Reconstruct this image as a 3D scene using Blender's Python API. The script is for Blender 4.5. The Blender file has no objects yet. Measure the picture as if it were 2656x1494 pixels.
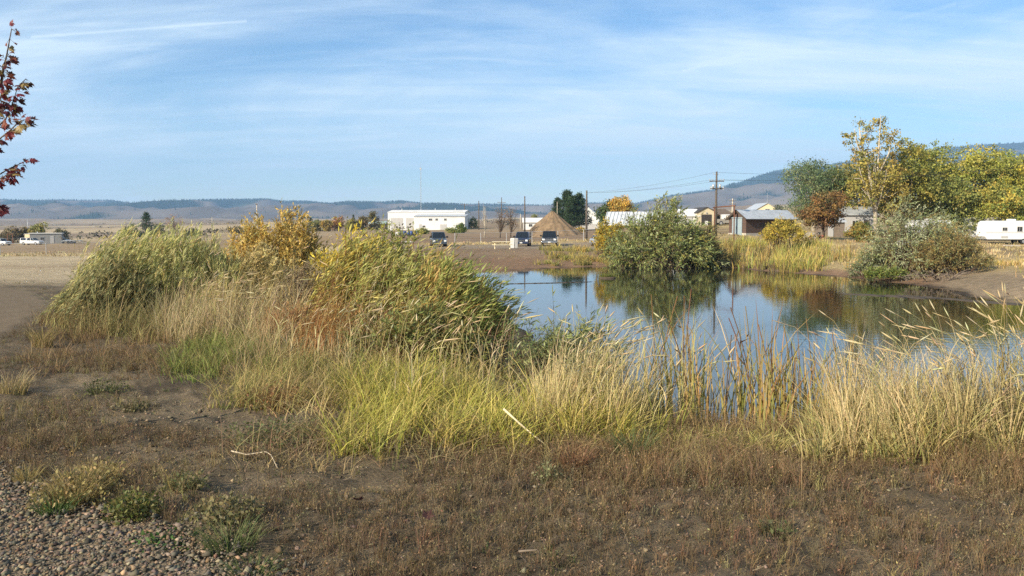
import bpy, math, random
import numpy as np
from mathutils import Vector, Matrix

rng = np.random.default_rng(11)
random.seed(11)
S = bpy.context.scene
COL = S.collection

# ------------------------------------------------------------------ camera
FPX, CX, CY, HY = 2210.0, 1328.0, 747.0, 585.0        # focal length and centre in photograph pixels
CAMZ = 1.65
PITCH = math.atan((CY - HY) / FPX)
cam_d = bpy.data.cameras.new('camera')
cam_d.sensor_width = 36.0
cam_d.lens = 36.0 * FPX / 2656.0
cam_d.clip_start = 0.05
cam_d.clip_end = 40000
cam = bpy.data.objects.new('camera', cam_d)
COL.objects.link(cam)
cam.location = (0, 0, CAMZ)
cam.rotation_euler = (math.pi / 2 - PITCH, 0, 0)
S.camera = cam

# ------------------------------------------------------------------ sky and sun
SUN_EL = math.radians(27)
SUN_AZ = math.radians(230)       # clockwise from +Y: left of and behind the camera
w = bpy.data.worlds.new('World')
S.world = w
w.use_nodes = True
nt = w.node_tree
nt.nodes.clear()
N = nt.nodes.new
L = nt.links.new
out = N('ShaderNodeOutputWorld')
bg = N('ShaderNodeBackground')
bg.inputs['Strength'].default_value = 0.078
sky = N('ShaderNodeTexSky')
sky.sky_type = 'NISHITA'
sky.sun_disc = False
sky.sun_elevation = SUN_EL
sky.sun_rotation = SUN_AZ
sky.altitude = 900
sky.air_density = 1.0
sky.dust_density = 0.2
sky.ozone_density = 2.5
tc = N('ShaderNodeTexCoord')
sep = N('ShaderNodeSeparateXYZ')
L(tc.outputs['Generated'], sep.inputs[0])


def math_node(op, a, b=None, clamp=False):
    n = N('ShaderNodeMath')
    n.operation = op
    n.use_clamp = clamp
    for i, v in enumerate((a, b)):
        if v is None:
            continue
        if isinstance(v, (int, float)):
            n.inputs[i].default_value = v
        else:
            L(v, n.inputs[i])
    return n.outputs[0]


zc = math_node('ADD', math_node('MAXIMUM', sep.outputs['Z'], 0.0), 0.16)
uu = math_node('DIVIDE', sep.outputs['X'], zc)
vv = math_node('DIVIDE', sep.outputs['Y'], zc)


def cloud_layer(rot, sx, sy, off, scale, detail, rough, dist, lo, hi):
    cmb = N('ShaderNodeCombineXYZ')
    L(uu, cmb.inputs[0])
    L(vv, cmb.inputs[1])
    mp = N('ShaderNodeMapping')
    mp.inputs['Rotation'].default_value = (0, 0, math.radians(rot))
    mp.inputs['Scale'].default_value = (sx, sy, 1)
    mp.inputs['Location'].default_value = off
    L(cmb.outputs[0], mp.inputs[0])
    nz = N('ShaderNodeTexNoise')
    nz.inputs['Scale'].default_value = scale
    nz.inputs['Detail'].default_value = detail
    nz.inputs['Roughness'].default_value = rough
    nz.inputs['Distortion'].default_value = dist
    L(mp.outputs[0], nz.inputs['Vector'])
    mr = N('ShaderNodeMapRange')
    mr.interpolation_type = 'SMOOTHSTEP'
    mr.inputs[1].default_value = lo
    mr.inputs[2].default_value = hi
    L(nz.outputs[0], mr.inputs[0])
    return mr.outputs[0]


c1 = cloud_layer(-30, 0.42, 0.80, (3.3, 1.4, 0), 0.95, 7, 0.56, 0.9, 0.33, 0.64)
c2 = cloud_layer(-38, 0.28, 1.25, (0.6, 7.1, 0), 2.2, 10, 0.62, 1.5, 0.40, 0.72)
c3 = cloud_layer(24, 0.45, 1.9, (5.6, 2.2, 0), 3.4, 10, 0.66, 0.8, 0.44, 0.78)
m = math_node('ADD', math_node('MULTIPLY', c1, 0.66), math_node('MULTIPLY', math_node('MULTIPLY', c2, math_node('ADD', c1, 0.25)), 0.34))
m = math_node('ADD', m, math_node('MULTIPLY', c3, 0.20))


def contrail(n, half, lo, hi, amount):
    """a thin vapour trail along the great circle with normal n"""
    n = Vector(n).normalized()
    dt = N('ShaderNodeVectorMath')
    dt.operation = 'DOT_PRODUCT'
    L(tc.outputs['Generated'], dt.inputs[0])
    dt.inputs[1].default_value = n
    a = math_node('ABSOLUTE', dt.outputs['Value'])
    k = math_node('SUBTRACT', 1.0, math_node('DIVIDE', a, half), clamp=True)
    r = math_node('DIVIDE', sep.outputs['X'], sep.outputs['Y'])
    g = math_node('MULTIPLY', math_node('GREATER_THAN', r, lo), math_node('LESS_THAN', r, hi))
    y = math_node('GREATER_THAN', sep.outputs['Y'], 0.0)
    return math_node('MULTIPLY', math_node('MULTIPLY', math_node('MULTIPLY', k, g), y), amount)


def ray(px, py):
    u, v = (px - CX) / FPX, (CY - py) / FPX
    return Vector((u, math.cos(PITCH) + v * math.sin(PITCH), -math.sin(PITCH) + v * math.cos(PITCH))).normalized()


for (p, q, hw, am) in (((80, 96), (640, 55), .0022, .28), ((1770, 185), (1930, 140), .0026, .16), ((2330, 50), (2480, 10), .003, .12)):
    ra, rb = ray(*p), ray(*q)
    m = math_node('ADD', m, contrail(ra.cross(rb), hw, ra.x / ra.y, rb.x / rb.y, am))
m = math_node('MINIMUM', math_node('ADD', m, 0.03), 0.9)
mix = N('ShaderNodeMix')
mix.data_type = 'RGBA'
L(m, mix.inputs['Factor'])
hs = N('ShaderNodeHueSaturation')
hs.inputs['Saturation'].default_value = 1.22
L(sky.outputs[0], hs.inputs['Color'])
L(hs.outputs[0], mix.inputs[6])
mix.inputs[7].default_value = (5.8, 6.8, 7.5, 1)
L(mix.outputs[2], bg.inputs['Color'])
L(bg.outputs[0], out.inputs['Surface'])

sun_d = bpy.data.lights.new('sun', 'SUN')
sun_d.energy = 5.0
sun_d.angle = math.radians(0.5)
sun_d.color = (1.0, 0.875, 0.675)
sun = bpy.data.objects.new('sun', sun_d)
COL.objects.link(sun)
sun_dir = Vector((math.sin(SUN_AZ) * math.cos(SUN_EL), math.cos(SUN_AZ) * math.cos(SUN_EL), math.sin(SUN_EL)))
sun.rotation_euler = sun_dir.to_track_quat('Z', 'Y').to_euler()
sun.location = sun_dir * 50

S.view_settings.view_transform = 'Standard'
S.view_settings.look = 'None'
S.view_settings.gamma = 1.0
S.view_settings.exposure = 1.08
S.view_settings.use_curve_mapping = False
cy = S.cycles
S.render.filter_size = 1.05
cy.max_bounces = 6
cy.diffuse_bounces = 3
cy.glossy_bounces = 3
cy.transmission_bounces = 4
cy.transparent_max_bounces = 6
cy.volume_bounces = 0
cy.use_denoising = False
cy.denoiser = 'OPENIMAGEDENOISE'
cy.denoising_input_passes = 'RGB_ALBEDO_NORMAL'
cy.sample_clamp_indirect = 4.0
cy.caustics_reflective = False
cy.caustics_refractive = False


# ------------------------------------------------------------------ helpers: noise
def _hash(ix, iy, seed):
    h = (ix.astype(np.int64) * 374761393 + iy.astype(np.int64) * 668265263 + seed * 2246822519) & 0xFFFFFFFF
    h = ((h ^ (h >> 13)) * 1274126177) & 0xFFFFFFFF
    return ((h ^ (h >> 16)) & 0xFFFF) / 65535.0


def vnoise(x, y, seed=0):
    x = np.asarray(x, float)
    y = np.asarray(y, float)
    ix, iy = np.floor(x), np.floor(y)
    fx, fy = x - ix, y - iy
    fx = fx * fx * (3 - 2 * fx)
    fy = fy * fy * (3 - 2 * fy)
    a, b = _hash(ix, iy, seed), _hash(ix + 1, iy, seed)
    c, d = _hash(ix, iy + 1, seed), _hash(ix + 1, iy + 1, seed)
    return (a + (b - a) * fx) * (1 - fy) + (c + (d - c) * fx) * fy


def fbm(x, y, seed=0, octv=4, gain=0.5):
    s, a, t = 0.0, 1.0, 0.0
    for o in range(octv):
        s = s + a * vnoise(np.asarray(x) * 2 ** o + 17.3 * o, np.asarray(y) * 2 ** o - 9.1 * o, seed + o)
        t += a
        a *= gain
    return s / t


def sstep(a, b, x):
    t = np.clip((np.asarray(x, float) - a) / (b - a), 0, 1)
    return t * t * (3 - 2 * t)


# ------------------------------------------------------------------ helpers: placing
def xat(px, D, z=0.0):
    depth = D * math.cos(PITCH) - (z - CAMZ) * math.sin(PITCH)
    return (px - CX) / FPX * depth


def zat(py, D):
    """height of what shows at photograph row py at forward distance D"""
    v = (CY - py) / FPX
    dy = math.cos(PITCH) + v * math.sin(PITCH)
    return CAMZ + (-math.sin(PITCH) + v * math.cos(PITCH)) / dy * D


WATER = -1.75


def shore(px, py):
    v = (CY - py) / FPX
    dy, dz = math.cos(PITCH) + v * math.sin(PITCH), -math.sin(PITCH) + v * math.cos(PITCH)
    t = (WATER - CAMZ) / dz
    return ((px - CX) / FPX * t, dy * t)


POND = [shore(*p) for p in ((1300, 701), (1345, 700), (1400, 697), (1480, 694), (1570, 692), (1700, 691), (1830, 690), (1900, 695),
                            (1956, 702), (2050, 709), (2150, 716), (2240, 724), (2326, 735), (2420, 745), (2500, 752), (2470, 760), (2560, 773), (2660, 781))]
POND += [(28, 34), (29, 26), (23, 17), (15, 13), (9.5, 11.4), (5, 10.9), (3.4, 11.1), (2.6, 12.2), (2.1, 14), (1.5, 18), (0.75, 24), (-0.1, 34), (-1.3, 48), (-2.7, 56), (-2.4, 62)]
_pa = np.array(POND)
_pb = np.roll(_pa, -1, axis=0)


def pond_dist(x, y):
    """signed distance to the shoreline, negative in the pond"""
    x = np.asarray(x, float)
    y = np.asarray(y, float)
    best = np.full(x.shape, 1e9)
    inside = np.zeros(x.shape, bool)
    for (ax, ay), (bx, by) in zip(_pa, _pb):
        dx, dy = bx - ax, by - ay
        t = np.clip(((x - ax) * dx + (y - ay) * dy) / (dx * dx + dy * dy), 0, 1)
        best = np.minimum(best, (x - ax - t * dx) ** 2 + (y - ay - t * dy) ** 2)
        cond = (ay > y) != (by > y)
        with np.errstate(divide='ignore', invalid='ignore'):
            xi = ax + (y - ay) / (by - ay + 1e-12) * dx
        inside ^= cond & (x < xi)
    d = np.sqrt(best)
    return np.where(inside, -d, d)


EDGE = np.array([(2.2, 1.2), (0.8, 2.5), (-1.15, 3.98), (-3.6, 5.75), (-6.5, 10), (-9.4, 17.5), (-13, 23), (-20, 28.5), (-30, 33), (-45, 37)])


def _path_centre():
    t = np.gradient(EDGE, axis=0)
    t /= np.linalg.norm(t, axis=1)[:, None]
    n = np.stack([-t[:, 1], t[:, 0]], 1)        # left of travel
    return EDGE + n * 1.9


PATHC = _path_centre()


def path_dist(x, y):
    best = np.full(np.shape(x), 1e9)
    for (ax, ay), (bx, by) in zip(PATHC[:-1], PATHC[1:]):
        dx, dy = bx - ax, by - ay
        t = np.clip(((x - ax) * dx + (y - ay) * dy) / (dx * dx + dy * dy), 0, 1)
        best = np.minimum(best, (x - ax - t * dx) ** 2 + (y - ay - t * dy) ** 2)
    return np.sqrt(best)


# ------------------------------------------------------------------ terrain heights
CTRL = []
for th in (-2.6, -1.6, -0.9, -0.55, -0.3, 0, 0.3, 0.55, 0.9, 1.6, 2.6):
    for r in (0.4, 2.0, 4.5, 6.5):
        CTRL.append((th, math.log(r), 0.0))
for th in (-2.8, -1.9, 1.9, 2.8):
    for r, z in ((20, 0), (200, 0), (1500, 3), (9000, 20)):
        CTRL.append((th, math.log(r), z))
for px, D, z in ((100, 12, 0), (800, 12, 0), (1200, 10, -.03), (1700, 9, -.05), (2500, 9, -.05), (100, 20, 0), (700, 20, -.05), (1100, 22, -.2),
                 (100, 33, -.40), (700, 33, -.5), (-300, 33, -.3), (100, 70, -1.4), (700, 70, -1.1), (1150, 60, -1.0), (100, 114, -2.25), (600, 114, -1.7), (-400, 114, -2.3),
                 (100, 225, -3.3), (600, 225, -2.2), (200, 400, -3.3), (700, 400, -.5), (200, 800, -2.0), (700, 800, 1.5), (200, 1500, 3), (700, 1500, 6),
                 (100, 3000, 20), (700, 3000, 20), (1200, 85, -.86), (1450, 85, -.86), (1200, 105, -.87), (1450, 105, -.87), (1700, 100, -.6), (1300, 118, -.9), (1450, 170, -.3),
                 (1100, 200, -.3), (1100, 290, .5), (1500, 290, 1.2), (1300, 600, 2.5), (1300, 1500, 9), (1400, 3000, 22),
                 (1900, 85, -.5), (1880, 104, .55), (1850, 160, 1.7), (1950, 105, .3), (2000, 300, 5), (2000, 800, 18), (2100, 100, .05), (2300, 92, -.3), (2600, 108, -.65), (2850, 108, -.7),
                 (2600, 60, -1.0), (2900, 50, -.7), (2500, 140, .4), (2500, 300, 6), (2500, 800, 25), (2000, 3000, 60), (2600, 3000, 90), (2900, 800, 25), (-500, 800, -1), (-500, 3000, 20),
                 (3300, 60, -.4), (3300, 200, .5), (2000, 25, -.7), (2300, 45, -.9), (1700, 50, -.9), (100, 9000, 20), (1400, 9000, 20), (2600, 9000, 90)):
    x = xat(px, D, z)
    CTRL.append((math.atan2(x, D), math.log(math.hypot(x, D)), z))
_c = np.array(CTRL)
_cu, _cs, _cz = _c[:, 0] * 1.8, _c[:, 1], _c[:, 2]


def _tk(r2):
    return np.where(r2 > 1e-12, 0.5 * r2 * np.log(r2 + 1e-12), 0.0)


_n = len(_cz)
_A = np.zeros((_n + 3, _n + 3))
_A[:_n, :_n] = _tk((_cu[:, None] - _cu) ** 2 + (_cs[:, None] - _cs) ** 2) + np.eye(_n) * 0.002
_A[:_n, _n] = 1
_A[:_n, _n + 1] = _cu
_A[:_n, _n + 2] = _cs
_A[_n:, :_n] = _A[:_n, _n:].T
_w = np.linalg.solve(_A, np.concatenate([_cz, np.zeros(3)]))


def base_height(x, y):
    u = np.arctan2(x, y) * 1.8
    s = np.log(np.maximum(np.hypot(x, y), 0.4))
    z = _w[_n] + _w[_n + 1] * u + _w[_n + 2] * s
    for i in range(_n):
        z = z + _w[i] * _tk((u - _cu[i]) ** 2 + (s - _cs[i]) ** 2)
    return z


def ground(x, y, fine=True):
    sc = np.ndim(x) == 0
    x = np.atleast_1d(np.asarray(x, float))
    y = np.atleast_1d(np.asarray(y, float))
    r = np.hypot(x, y)
    z = base_height(x, y)
    z = np.where(r < 7, z * sstep(4.5, 7, r), z)
    pd = path_dist(x, y)
    off = sstep(1.75, 2.1, pd)
    if fine:
        near = 1 - sstep(14, 40, r)
        z = z + near * (0.3 + 0.7 * off) * ((fbm(x * 1.3, y * 1.3, 3, 3) - .5) * .10 + (fbm(x * 7, y * 7, 8, 3) - .5) * .085 * off)
        far = sstep(150, 600, r)
        z = z + far * (fbm(x / 260, y / 260, 21, 4) - .5) * np.minimum(r * .012, 26)
        z = z + (1 - near) * (1 - far) * (fbm(x / 9, y / 9, 31, 3) - .5) * .22
    z = z - (1 - off) * 0.03
    d = pond_dist(x, y)
    if fine:
        d = d + (fbm(x * .8, y * .8, 55, 3) - .5) * np.interp(y, [10, 40], [.7, 1.3])
    b = np.interp(y, [8, 20, 45, 62, 75], [4.3, 4.5, 6, 11, 12])
    t = np.clip(d / b, 0, 1)
    wgt = np.where(t < .85, t * 1.08, 1 - (1 - t) ** 1.0 * .5467)
    wgt = np.clip(wgt, 0, 1)
    zb = WATER - 0.02 + (z - WATER + 0.02) * wgt
    zi = WATER - np.minimum(1.0, 0.02 - d * 0.3)
    z = np.where(d > 0, zb, zi)
    return float(z[0]) if sc else z


def spot(px, D):
    """ground point seen in column px at forward distance D"""
    x = xat(px, D, 0)
    z = ground(x, D)
    x = xat(px, D, z)
    return Vector((x, D, ground(x, D)))


# ------------------------------------------------------------------ helpers: materials
MATS = {}


def newmat(name):
    mt = bpy.data.materials.new(name)
    mt.use_nodes = True
    MATS[name] = mt
    return mt, mt.node_tree, mt.node_tree.nodes['Principled BSDF']


def plain(name, col, rough=0.6, metal=0.0, spec=0.4, noise=0.12, scale=6.0, bump=0.0, wave=None):
    """flat paint or metal with slight blotchy wear"""
    mt, t, b = newmat(name)
    b.inputs['Roughness'].default_value = rough
    b.inputs['Metallic'].default_value = metal
    b.inputs['Specular IOR Level'].default_value = spec
    co = t.nodes.new('ShaderNodeTexCoord')
    nz = t.nodes.new('ShaderNodeTexNoise')
    nz.inputs['Scale'].default_value = scale
    nz.inputs['Detail'].default_value = 5
    t.links.new(co.outputs['Object'], nz.inputs['Vector'])
    mr = t.nodes.new('ShaderNodeMapRange')
    mr.inputs[1].default_value = .3
    mr.inputs[2].default_value = .7
    mr.inputs[3].default_value = 1 - noise
    mr.inputs[4].default_value = 1 + noise
    t.links.new(nz.outputs[0], mr.inputs[0])
    mx = t.nodes.new('ShaderNodeMix')
    mx.data_type = 'RGBA'
    mx.blend_type = 'MULTIPLY'
    mx.inputs[0].default_value = 1
    mx.inputs[6].default_value = (*col, 1)
    t.links.new(mr.outputs[0], mx.inputs[7])
    t.links.new(mx.outputs[2], b.inputs['Base Color'])
    src = None
    if wave:
        wv = t.nodes.new('ShaderNodeTexWave')
        wv.inputs['Scale'].default_value = wave[0]
        wv.bands_direction = wave[1]
        t.links.new(co.outputs['Object'], wv.inputs['Vector'])
        src = wv.outputs['Fac']
        bump = bump or .4
    elif bump:
        src = nz.outputs[0]
    if bump:
        bp = t.nodes.new('ShaderNodeBump')
        bp.inputs['Strength'].default_value = bump
        bp.inputs['Distance'].default_value = .05
        t.links.new(src, bp.inputs['Height'])
        t.links.new(bp.outputs[0], b.inputs['Normal'])
    return mt


def leafmat(name, trans=0.3, rough=0.55, spec=0.25):
    """foliage coloured by its own leaf colours, light passing through"""
    mt, t, b = newmat(name)
    at = t.nodes.new('ShaderNodeAttribute')
    at.attribute_name = 'col'
    b.inputs['Roughness'].default_value = rough
    b.inputs['Specular IOR Level'].default_value = spec
    t.links.new(at.outputs['Color'], b.inputs['Base Color'])
    tr = t.nodes.new('ShaderNodeBsdfTranslucent')
    t.links.new(at.outputs['Color'], tr.inputs['Color'])
    mx = t.nodes.new('ShaderNodeMixShader')
    mx.inputs[0].default_value = trans
    t.links.new(b.outputs[0], mx.inputs[1])
    t.links.new(tr.outputs[0], mx.inputs[2])
    t.links.new(mx.outputs[0], t.nodes['Material Output'].inputs['Surface'])
    return mt


LEAF = leafmat('leaf', .38)
GRASS = leafmat('grass_blade', .32, .6, .2)
TWIG = leafmat('twig', .0, .8, .1)
BARK = plain('bark', (.10, .075, .055), .9, noise=.35, scale=9, bump=.5)
PALEBARK = plain('pale_bark', (.42, .37, .29), .85, noise=.25, scale=5, bump=.3)
WHITE = plain('white_paint', (.60, .60, .585), .55, noise=.06, scale=.6)
WHITESIDING = plain('white_siding', (.56, .57, .57), .5, noise=.07, scale=.4, wave=(3.0, 'X'), bump=.25)
GREYDOOR = plain('grey_door', (.36, .355, .35), .55, noise=.06, scale=1.2, wave=(2.0, 'Z'), bump=.25)
BLUEGREY = plain('blue_grey_paint', (.22, .275, .305), .5, noise=.08, scale=2)
GREYWALL = plain('grey_wall', (.20, .20, .195), .7, noise=.08, scale=2)
CREAM = plain('cream_paint', (.62, .54, .36), .6, noise=.08, scale=4)
TANWALL = plain('tan_wall', (.50, .43, .30), .65, noise=.08, scale=1.2)
TIN = plain('tin_roof', (.46, .48, .50), .42, .35, noise=.16, scale=1.4, wave=(1.6, 'X'), bump=.3)
GALV = plain('galvanised', (.42, .44, .46), .45, .5, noise=.15, scale=6)
TRIM_AND_SHADE = plain('dark_trim_and_shade', (.035, .03, .028), .7, noise=.15)  # real trim, and the painted shade of the garage bays
RUST = plain('rusty_pipe', (.13, .055, .03), .85, noise=.35, scale=10)
POLEWOOD = plain('pole_wood', (.085, .07, .058), .85, noise=.25, scale=4)
OLDWOOD = plain('weathered_wood', (.16, .125, .095), .85, noise=.3, scale=7, bump=.3)
DARKWOOD = plain('dark_wood', (.055, .04, .03), .85, noise=.3, scale=5)
STICKWOOD = plain('bleached_stick', (.40, .34, .25), .8, noise=.2, scale=18, bump=.2)
CONCRETE = plain('concrete', (.38, .35, .31), .85, noise=.15, scale=3)
GLASS = plain('dark_glass', (.012, .016, .02), .06, spec=.6, noise=.05)
TYRE = plain('tyre_rubber', (.012, .012, .013), .85, noise=.1)
RIM = plain('wheel_rim', (.42, .42, .43), .35, .7, noise=.08)
CHROME = plain('chrome', (.55, .56, .58), .18, .9, noise=.05)
LAMP = plain('headlight_lens', (.62, .64, .66), .12, spec=.8, noise=.03)
BLACKPL = plain('black_plastic', (.014, .014, .015), .55, noise=.08)
CAR_WHITE = plain('car_paint_white', (.62, .63, .64), .25, spec=.6, noise=.03)
CAR_NAVY = plain('car_paint_navy', (.028, .042, .085), .22, .2, spec=.7, noise=.04)
CAR_SLATE = plain('car_paint_slate', (.055, .075, .105), .25, .3, spec=.7, noise=.04)
CAR_BLACK = plain('car_paint_black', (.012, .013, .016), .2, .1, spec=.7, noise=.04)
CAR_SILVER = plain('car_paint_silver', (.36, .38, .41), .28, .4, spec=.6, noise=.04)
CAR_TAN = plain('car_paint_tan', (.27, .25, .22), .32, .3, spec=.6, noise=.05)
BLUEPL = plain('blue_plastic', (.03, .07, .22), .5, noise=.1)
REDPL = plain('red_brown_paint', (.22, .06, .04), .6, noise=.2)
BRICK, _t, _b = newmat('brick')
_bt = _t.nodes.new('ShaderNodeTexBrick')
_bt.inputs['Color1'].default_value = (.085, .046, .033, 1)
_bt.inputs['Color2'].default_value = (.055, .032, .025, 1)
_bt.inputs['Mortar'].default_value = (.13, .1, .08, 1)
_bt.inputs['Scale'].default_value = 4.2
_bt.inputs['Mortar Size'].default_value = .018
_co = _t.nodes.new('ShaderNodeTexCoord')
_mp = _t.nodes.new('ShaderNodeMapping')
_mp.inputs['Rotation'].default_value = (math.radians(90), 0, 0)
_t.links.new(_co.outputs['Object'], _mp.inputs[0])
_t.links.new(_mp.outputs[0], _bt.inputs['Vector'])
_t.links.new(_bt.outputs['Color'], _b.inputs['Base Color'])
_b.inputs['Roughness'].default_value = .85


# ------------------------------------------------------------------ helpers: objects
def tag(o, label=None, cat=None, group=None, kind=None):
    if label:
        o['label'] = label
    if cat:
        o['category'] = cat
    if group:
        o['group'] = group
    if kind:
        o['kind'] = kind
    return o


def empty(name, loc=(0, 0, 0), rz=0.0):
    o = bpy.data.objects.new(name, None)
    COL.objects.link(o)
    o.location = loc
    o.rotation_euler = (0, 0, rz)
    o.empty_display_size = .2
    return o


def thing(name, label, cat, loc=(0, 0, 0), rz=0.0, group=None):
    return tag(empty(name, loc, rz), label, cat, group)


def link(me, name, mat=None, parent=None):
    o = bpy.data.objects.new(name, me)
    COL.objects.link(o)
    if mat and not me.materials:
        me.materials.append(mat)
    if parent:
        o.parent = parent
    return o


def np_mesh(name, v, f, mat=None, parent=None, col=None, smooth=False, origin=None):
    v = np.asarray(v, np.float32).reshape(-1, 3)
    if origin is not None:
        v = v - np.asarray(origin, np.float32)
    f = np.asarray(f, np.int32)
    me = bpy.data.meshes.new(name)
    me.vertices.add(len(v))
    me.vertices.foreach_set('co', v.ravel())
    k = f.shape[1]
    me.loops.add(f.size)
    me.loops.foreach_set('vertex_index', f.ravel())
    me.polygons.add(len(f))
    me.polygons.foreach_set('loop_start', np.arange(0, f.size, k, dtype=np.int32))
    if smooth:
        me.polygons.foreach_set('use_smooth', np.ones(len(f), bool))
    if col is not None:
        a = me.attributes.new('col', 'FLOAT_COLOR', 'POINT')
        c = np.ones((len(v), 4), np.float32)
        c[:, :3] = col
        a.data.foreach_set('color', c.ravel())
    me.update(calc_edges=True)
    o = link(me, name, mat, parent)
    if origin is not None and parent is None:
        o.location = origin
    return o


class MB:
    """collects simple solids into one mesh"""

    def __init__(self):
        self.v, self.f = [], []

    def add(self, vs, fs):
        n = len(self.v)
        self.v += [tuple(p) for p in vs]
        self.f += [tuple(i + n for i in f) for f in fs]
        return self

    def box(self, x0, x1, y0, y1, z0, z1):
        return self.add([(x0, y0, z0), (x1, y0, z0), (x1, y1, z0), (x0, y1, z0), (x0, y0, z1), (x1, y0, z1), (x1, y1, z1), (x0, y1, z1)],
                        [(0, 3, 2, 1), (4, 5, 6, 7), (0, 1, 5, 4), (1, 2, 6, 5), (2, 3, 7, 6), (3, 0, 4, 7)])

    def loft(self, rings, cap=True):
        k = len(rings[0])
        vs = [p for r in rings for p in r]
        fs = []
        for i in range(len(rings) - 1):
            for j in range(k):
                a, b = i * k + j, i * k + (j + 1) % k
                fs.append((a, b, b + k, a + k))
        if cap:
            fs.append(tuple(range(k - 1, -1, -1)))
            fs.append(tuple(range((len(rings) - 1) * k, len(rings) * k)))
        return self.add(vs, fs)

    def tube(self, pts, rad, k=6, cap=True):
        pts = [Vector(p) for p in pts]
        if not hasattr(rad, '__len__'):
            rad = [rad] * len(pts)
        rings = []
        for i, p in enumerate(pts):
            t = (pts[min(i + 1, len(pts) - 1)] - pts[max(i - 1, 0)]).normalized()
            a = t.cross(Vector((0, 0, 1)) if abs(t.z) < .9 else Vector((1, 0, 0))).normalized()
            b = t.cross(a)
            rings.append([p + (a * math.cos(q * 2 * math.pi / k) + b * math.sin(q * 2 * math.pi / k)) * rad[i] for q in range(k)])
        return self.loft(rings, cap)

    def bar(self, p, q, w, h=None):
        """straight rectangular bar from p to q"""
        h = h or w
        p, q = Vector(p), Vector(q)
        t = (q - p).normalized()
        a = t.cross(Vector((0, 0, 1)) if abs(t.z) < .9 else Vector((1, 0, 0))).normalized() * w / 2
        b = t.cross(a).normalized() * h / 2
        return self.loft([[p - a - b, p + a - b, p + a + b, p - a + b], [q - a - b, q + a - b, q + a + b, q - a + b]])

    def disc(self, c, axis, r, t, k=16, r2=None):
        c, ax = Vector(c), Vector(axis).normalized()
        return self.tube([c - ax * t / 2, c + ax * t / 2], [r, r2 or r], k)

    def build(self, name, mat=None, parent=None, smooth=False, bevel=0):
        me = bpy.data.meshes.new(name)
        me.from_pydata(self.v, [], self.f)
        me.validate()
        if smooth:
            me.polygons.foreach_set('use_smooth', [True] * len(me.polygons))
        o = link(me, name, mat, parent)
        if bevel:
            md = o.modifiers.new('bevel', 'BEVEL')
            md.width = bevel
            md.segments = 2
            md.limit_method = 'ANGLE'
        return o


def copy_tree(o, parent=None):
    c = o.copy()
    COL.objects.link(c)
    if parent:
        c.parent = parent
    for ch in list(o.children):
        copy_tree(ch, c)
    return c


# ------------------------------------------------------------------ helpers: plants
def unit(v):
    return v / np.maximum(np.linalg.norm(v, axis=-1, keepdims=True), 1e-9)


def rand_dir(n):
    return unit(rng.normal(size=(n, 3)))


def pal(cols, n, var=.18, wts=None, hue=.06):
    cols = np.array(cols, float)
    i = rng.choice(len(cols), n, p=None if wts is None else np.array(wts) / np.sum(wts))
    c = cols[i] * (1 + rng.normal(0, var, (n, 1))) * (1 + rng.normal(0, hue, (n, 3)))
    return np.clip(c, .004, .9)


def leaf_geo(c, d, ln, wd, col, fold=.12):
    n = len(c)
    ln = np.broadcast_to(ln, n)[:, None]
    wd = np.broadcast_to(wd, n)[:, None]
    d = unit(d)
    s = unit(np.cross(d, rand_dir(n)))
    nn = np.cross(s, d)
    v = np.stack([c, c + d * ln * .42 + s * wd / 2 + nn * wd * fold, c + d * ln, c + d * ln * .42 - s * wd / 2 + nn * wd * fold], 1).reshape(-1, 3)
    k = np.arange(n)[:, None] * 4
    f = np.concatenate([k + [0, 1, 2], k + [0, 2, 3]])
    return v, f, np.repeat(col, 4, axis=0)


def blade_geo(root, h, ang, lean, wd, c0, c1, segs=3, droop=.35, face=None):
    """tapering curved blades; lean is sideways reach as a share of the height"""
    n = len(root)
    h = np.broadcast_to(h, n)
    lean = np.broadcast_to(lean, n)
    wd = np.broadcast_to(wd, n)
    fa = rng.uniform(0, math.pi, n) if face is None else face
    dx, dy = np.cos(ang), np.sin(ang)
    sx, sy = np.cos(fa), np.sin(fa)
    vs, cs = [], []
    for i in range(segs + 1):
        t = i / segs
        off = h * lean * t ** 1.9
        zz = h * (t - droop * np.abs(lean) * t ** 3 * .6)
        p = root + np.stack([dx * off, dy * off, zz], 1)
        cc = c0 + (c1 - c0) * t
        if i < segs:
            q = wd * (1 - t * .75) / 2
            o = np.stack([sx * q, sy * q, np.zeros(n)], 1)
            vs += [p - o, p + o]
            cs += [cc, cc]
        else:
            vs.append(p)
            cs.append(cc)
    m_ = 2 * segs + 1
    v = np.stack(vs, 1).reshape(-1, 3)
    c = np.stack(cs, 1).reshape(-1, 3)
    k = np.arange(n)[:, None] * m_
    f = []
    for i in range(segs - 1):
        a = 2 * i
        f += [k + [a, a + 1, a + 3], k + [a, a + 3, a + 2]]
    a = 2 * (segs - 1)
    f.append(k + [a, a + 1, a + 2])
    return v, np.concatenate(f), c


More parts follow.
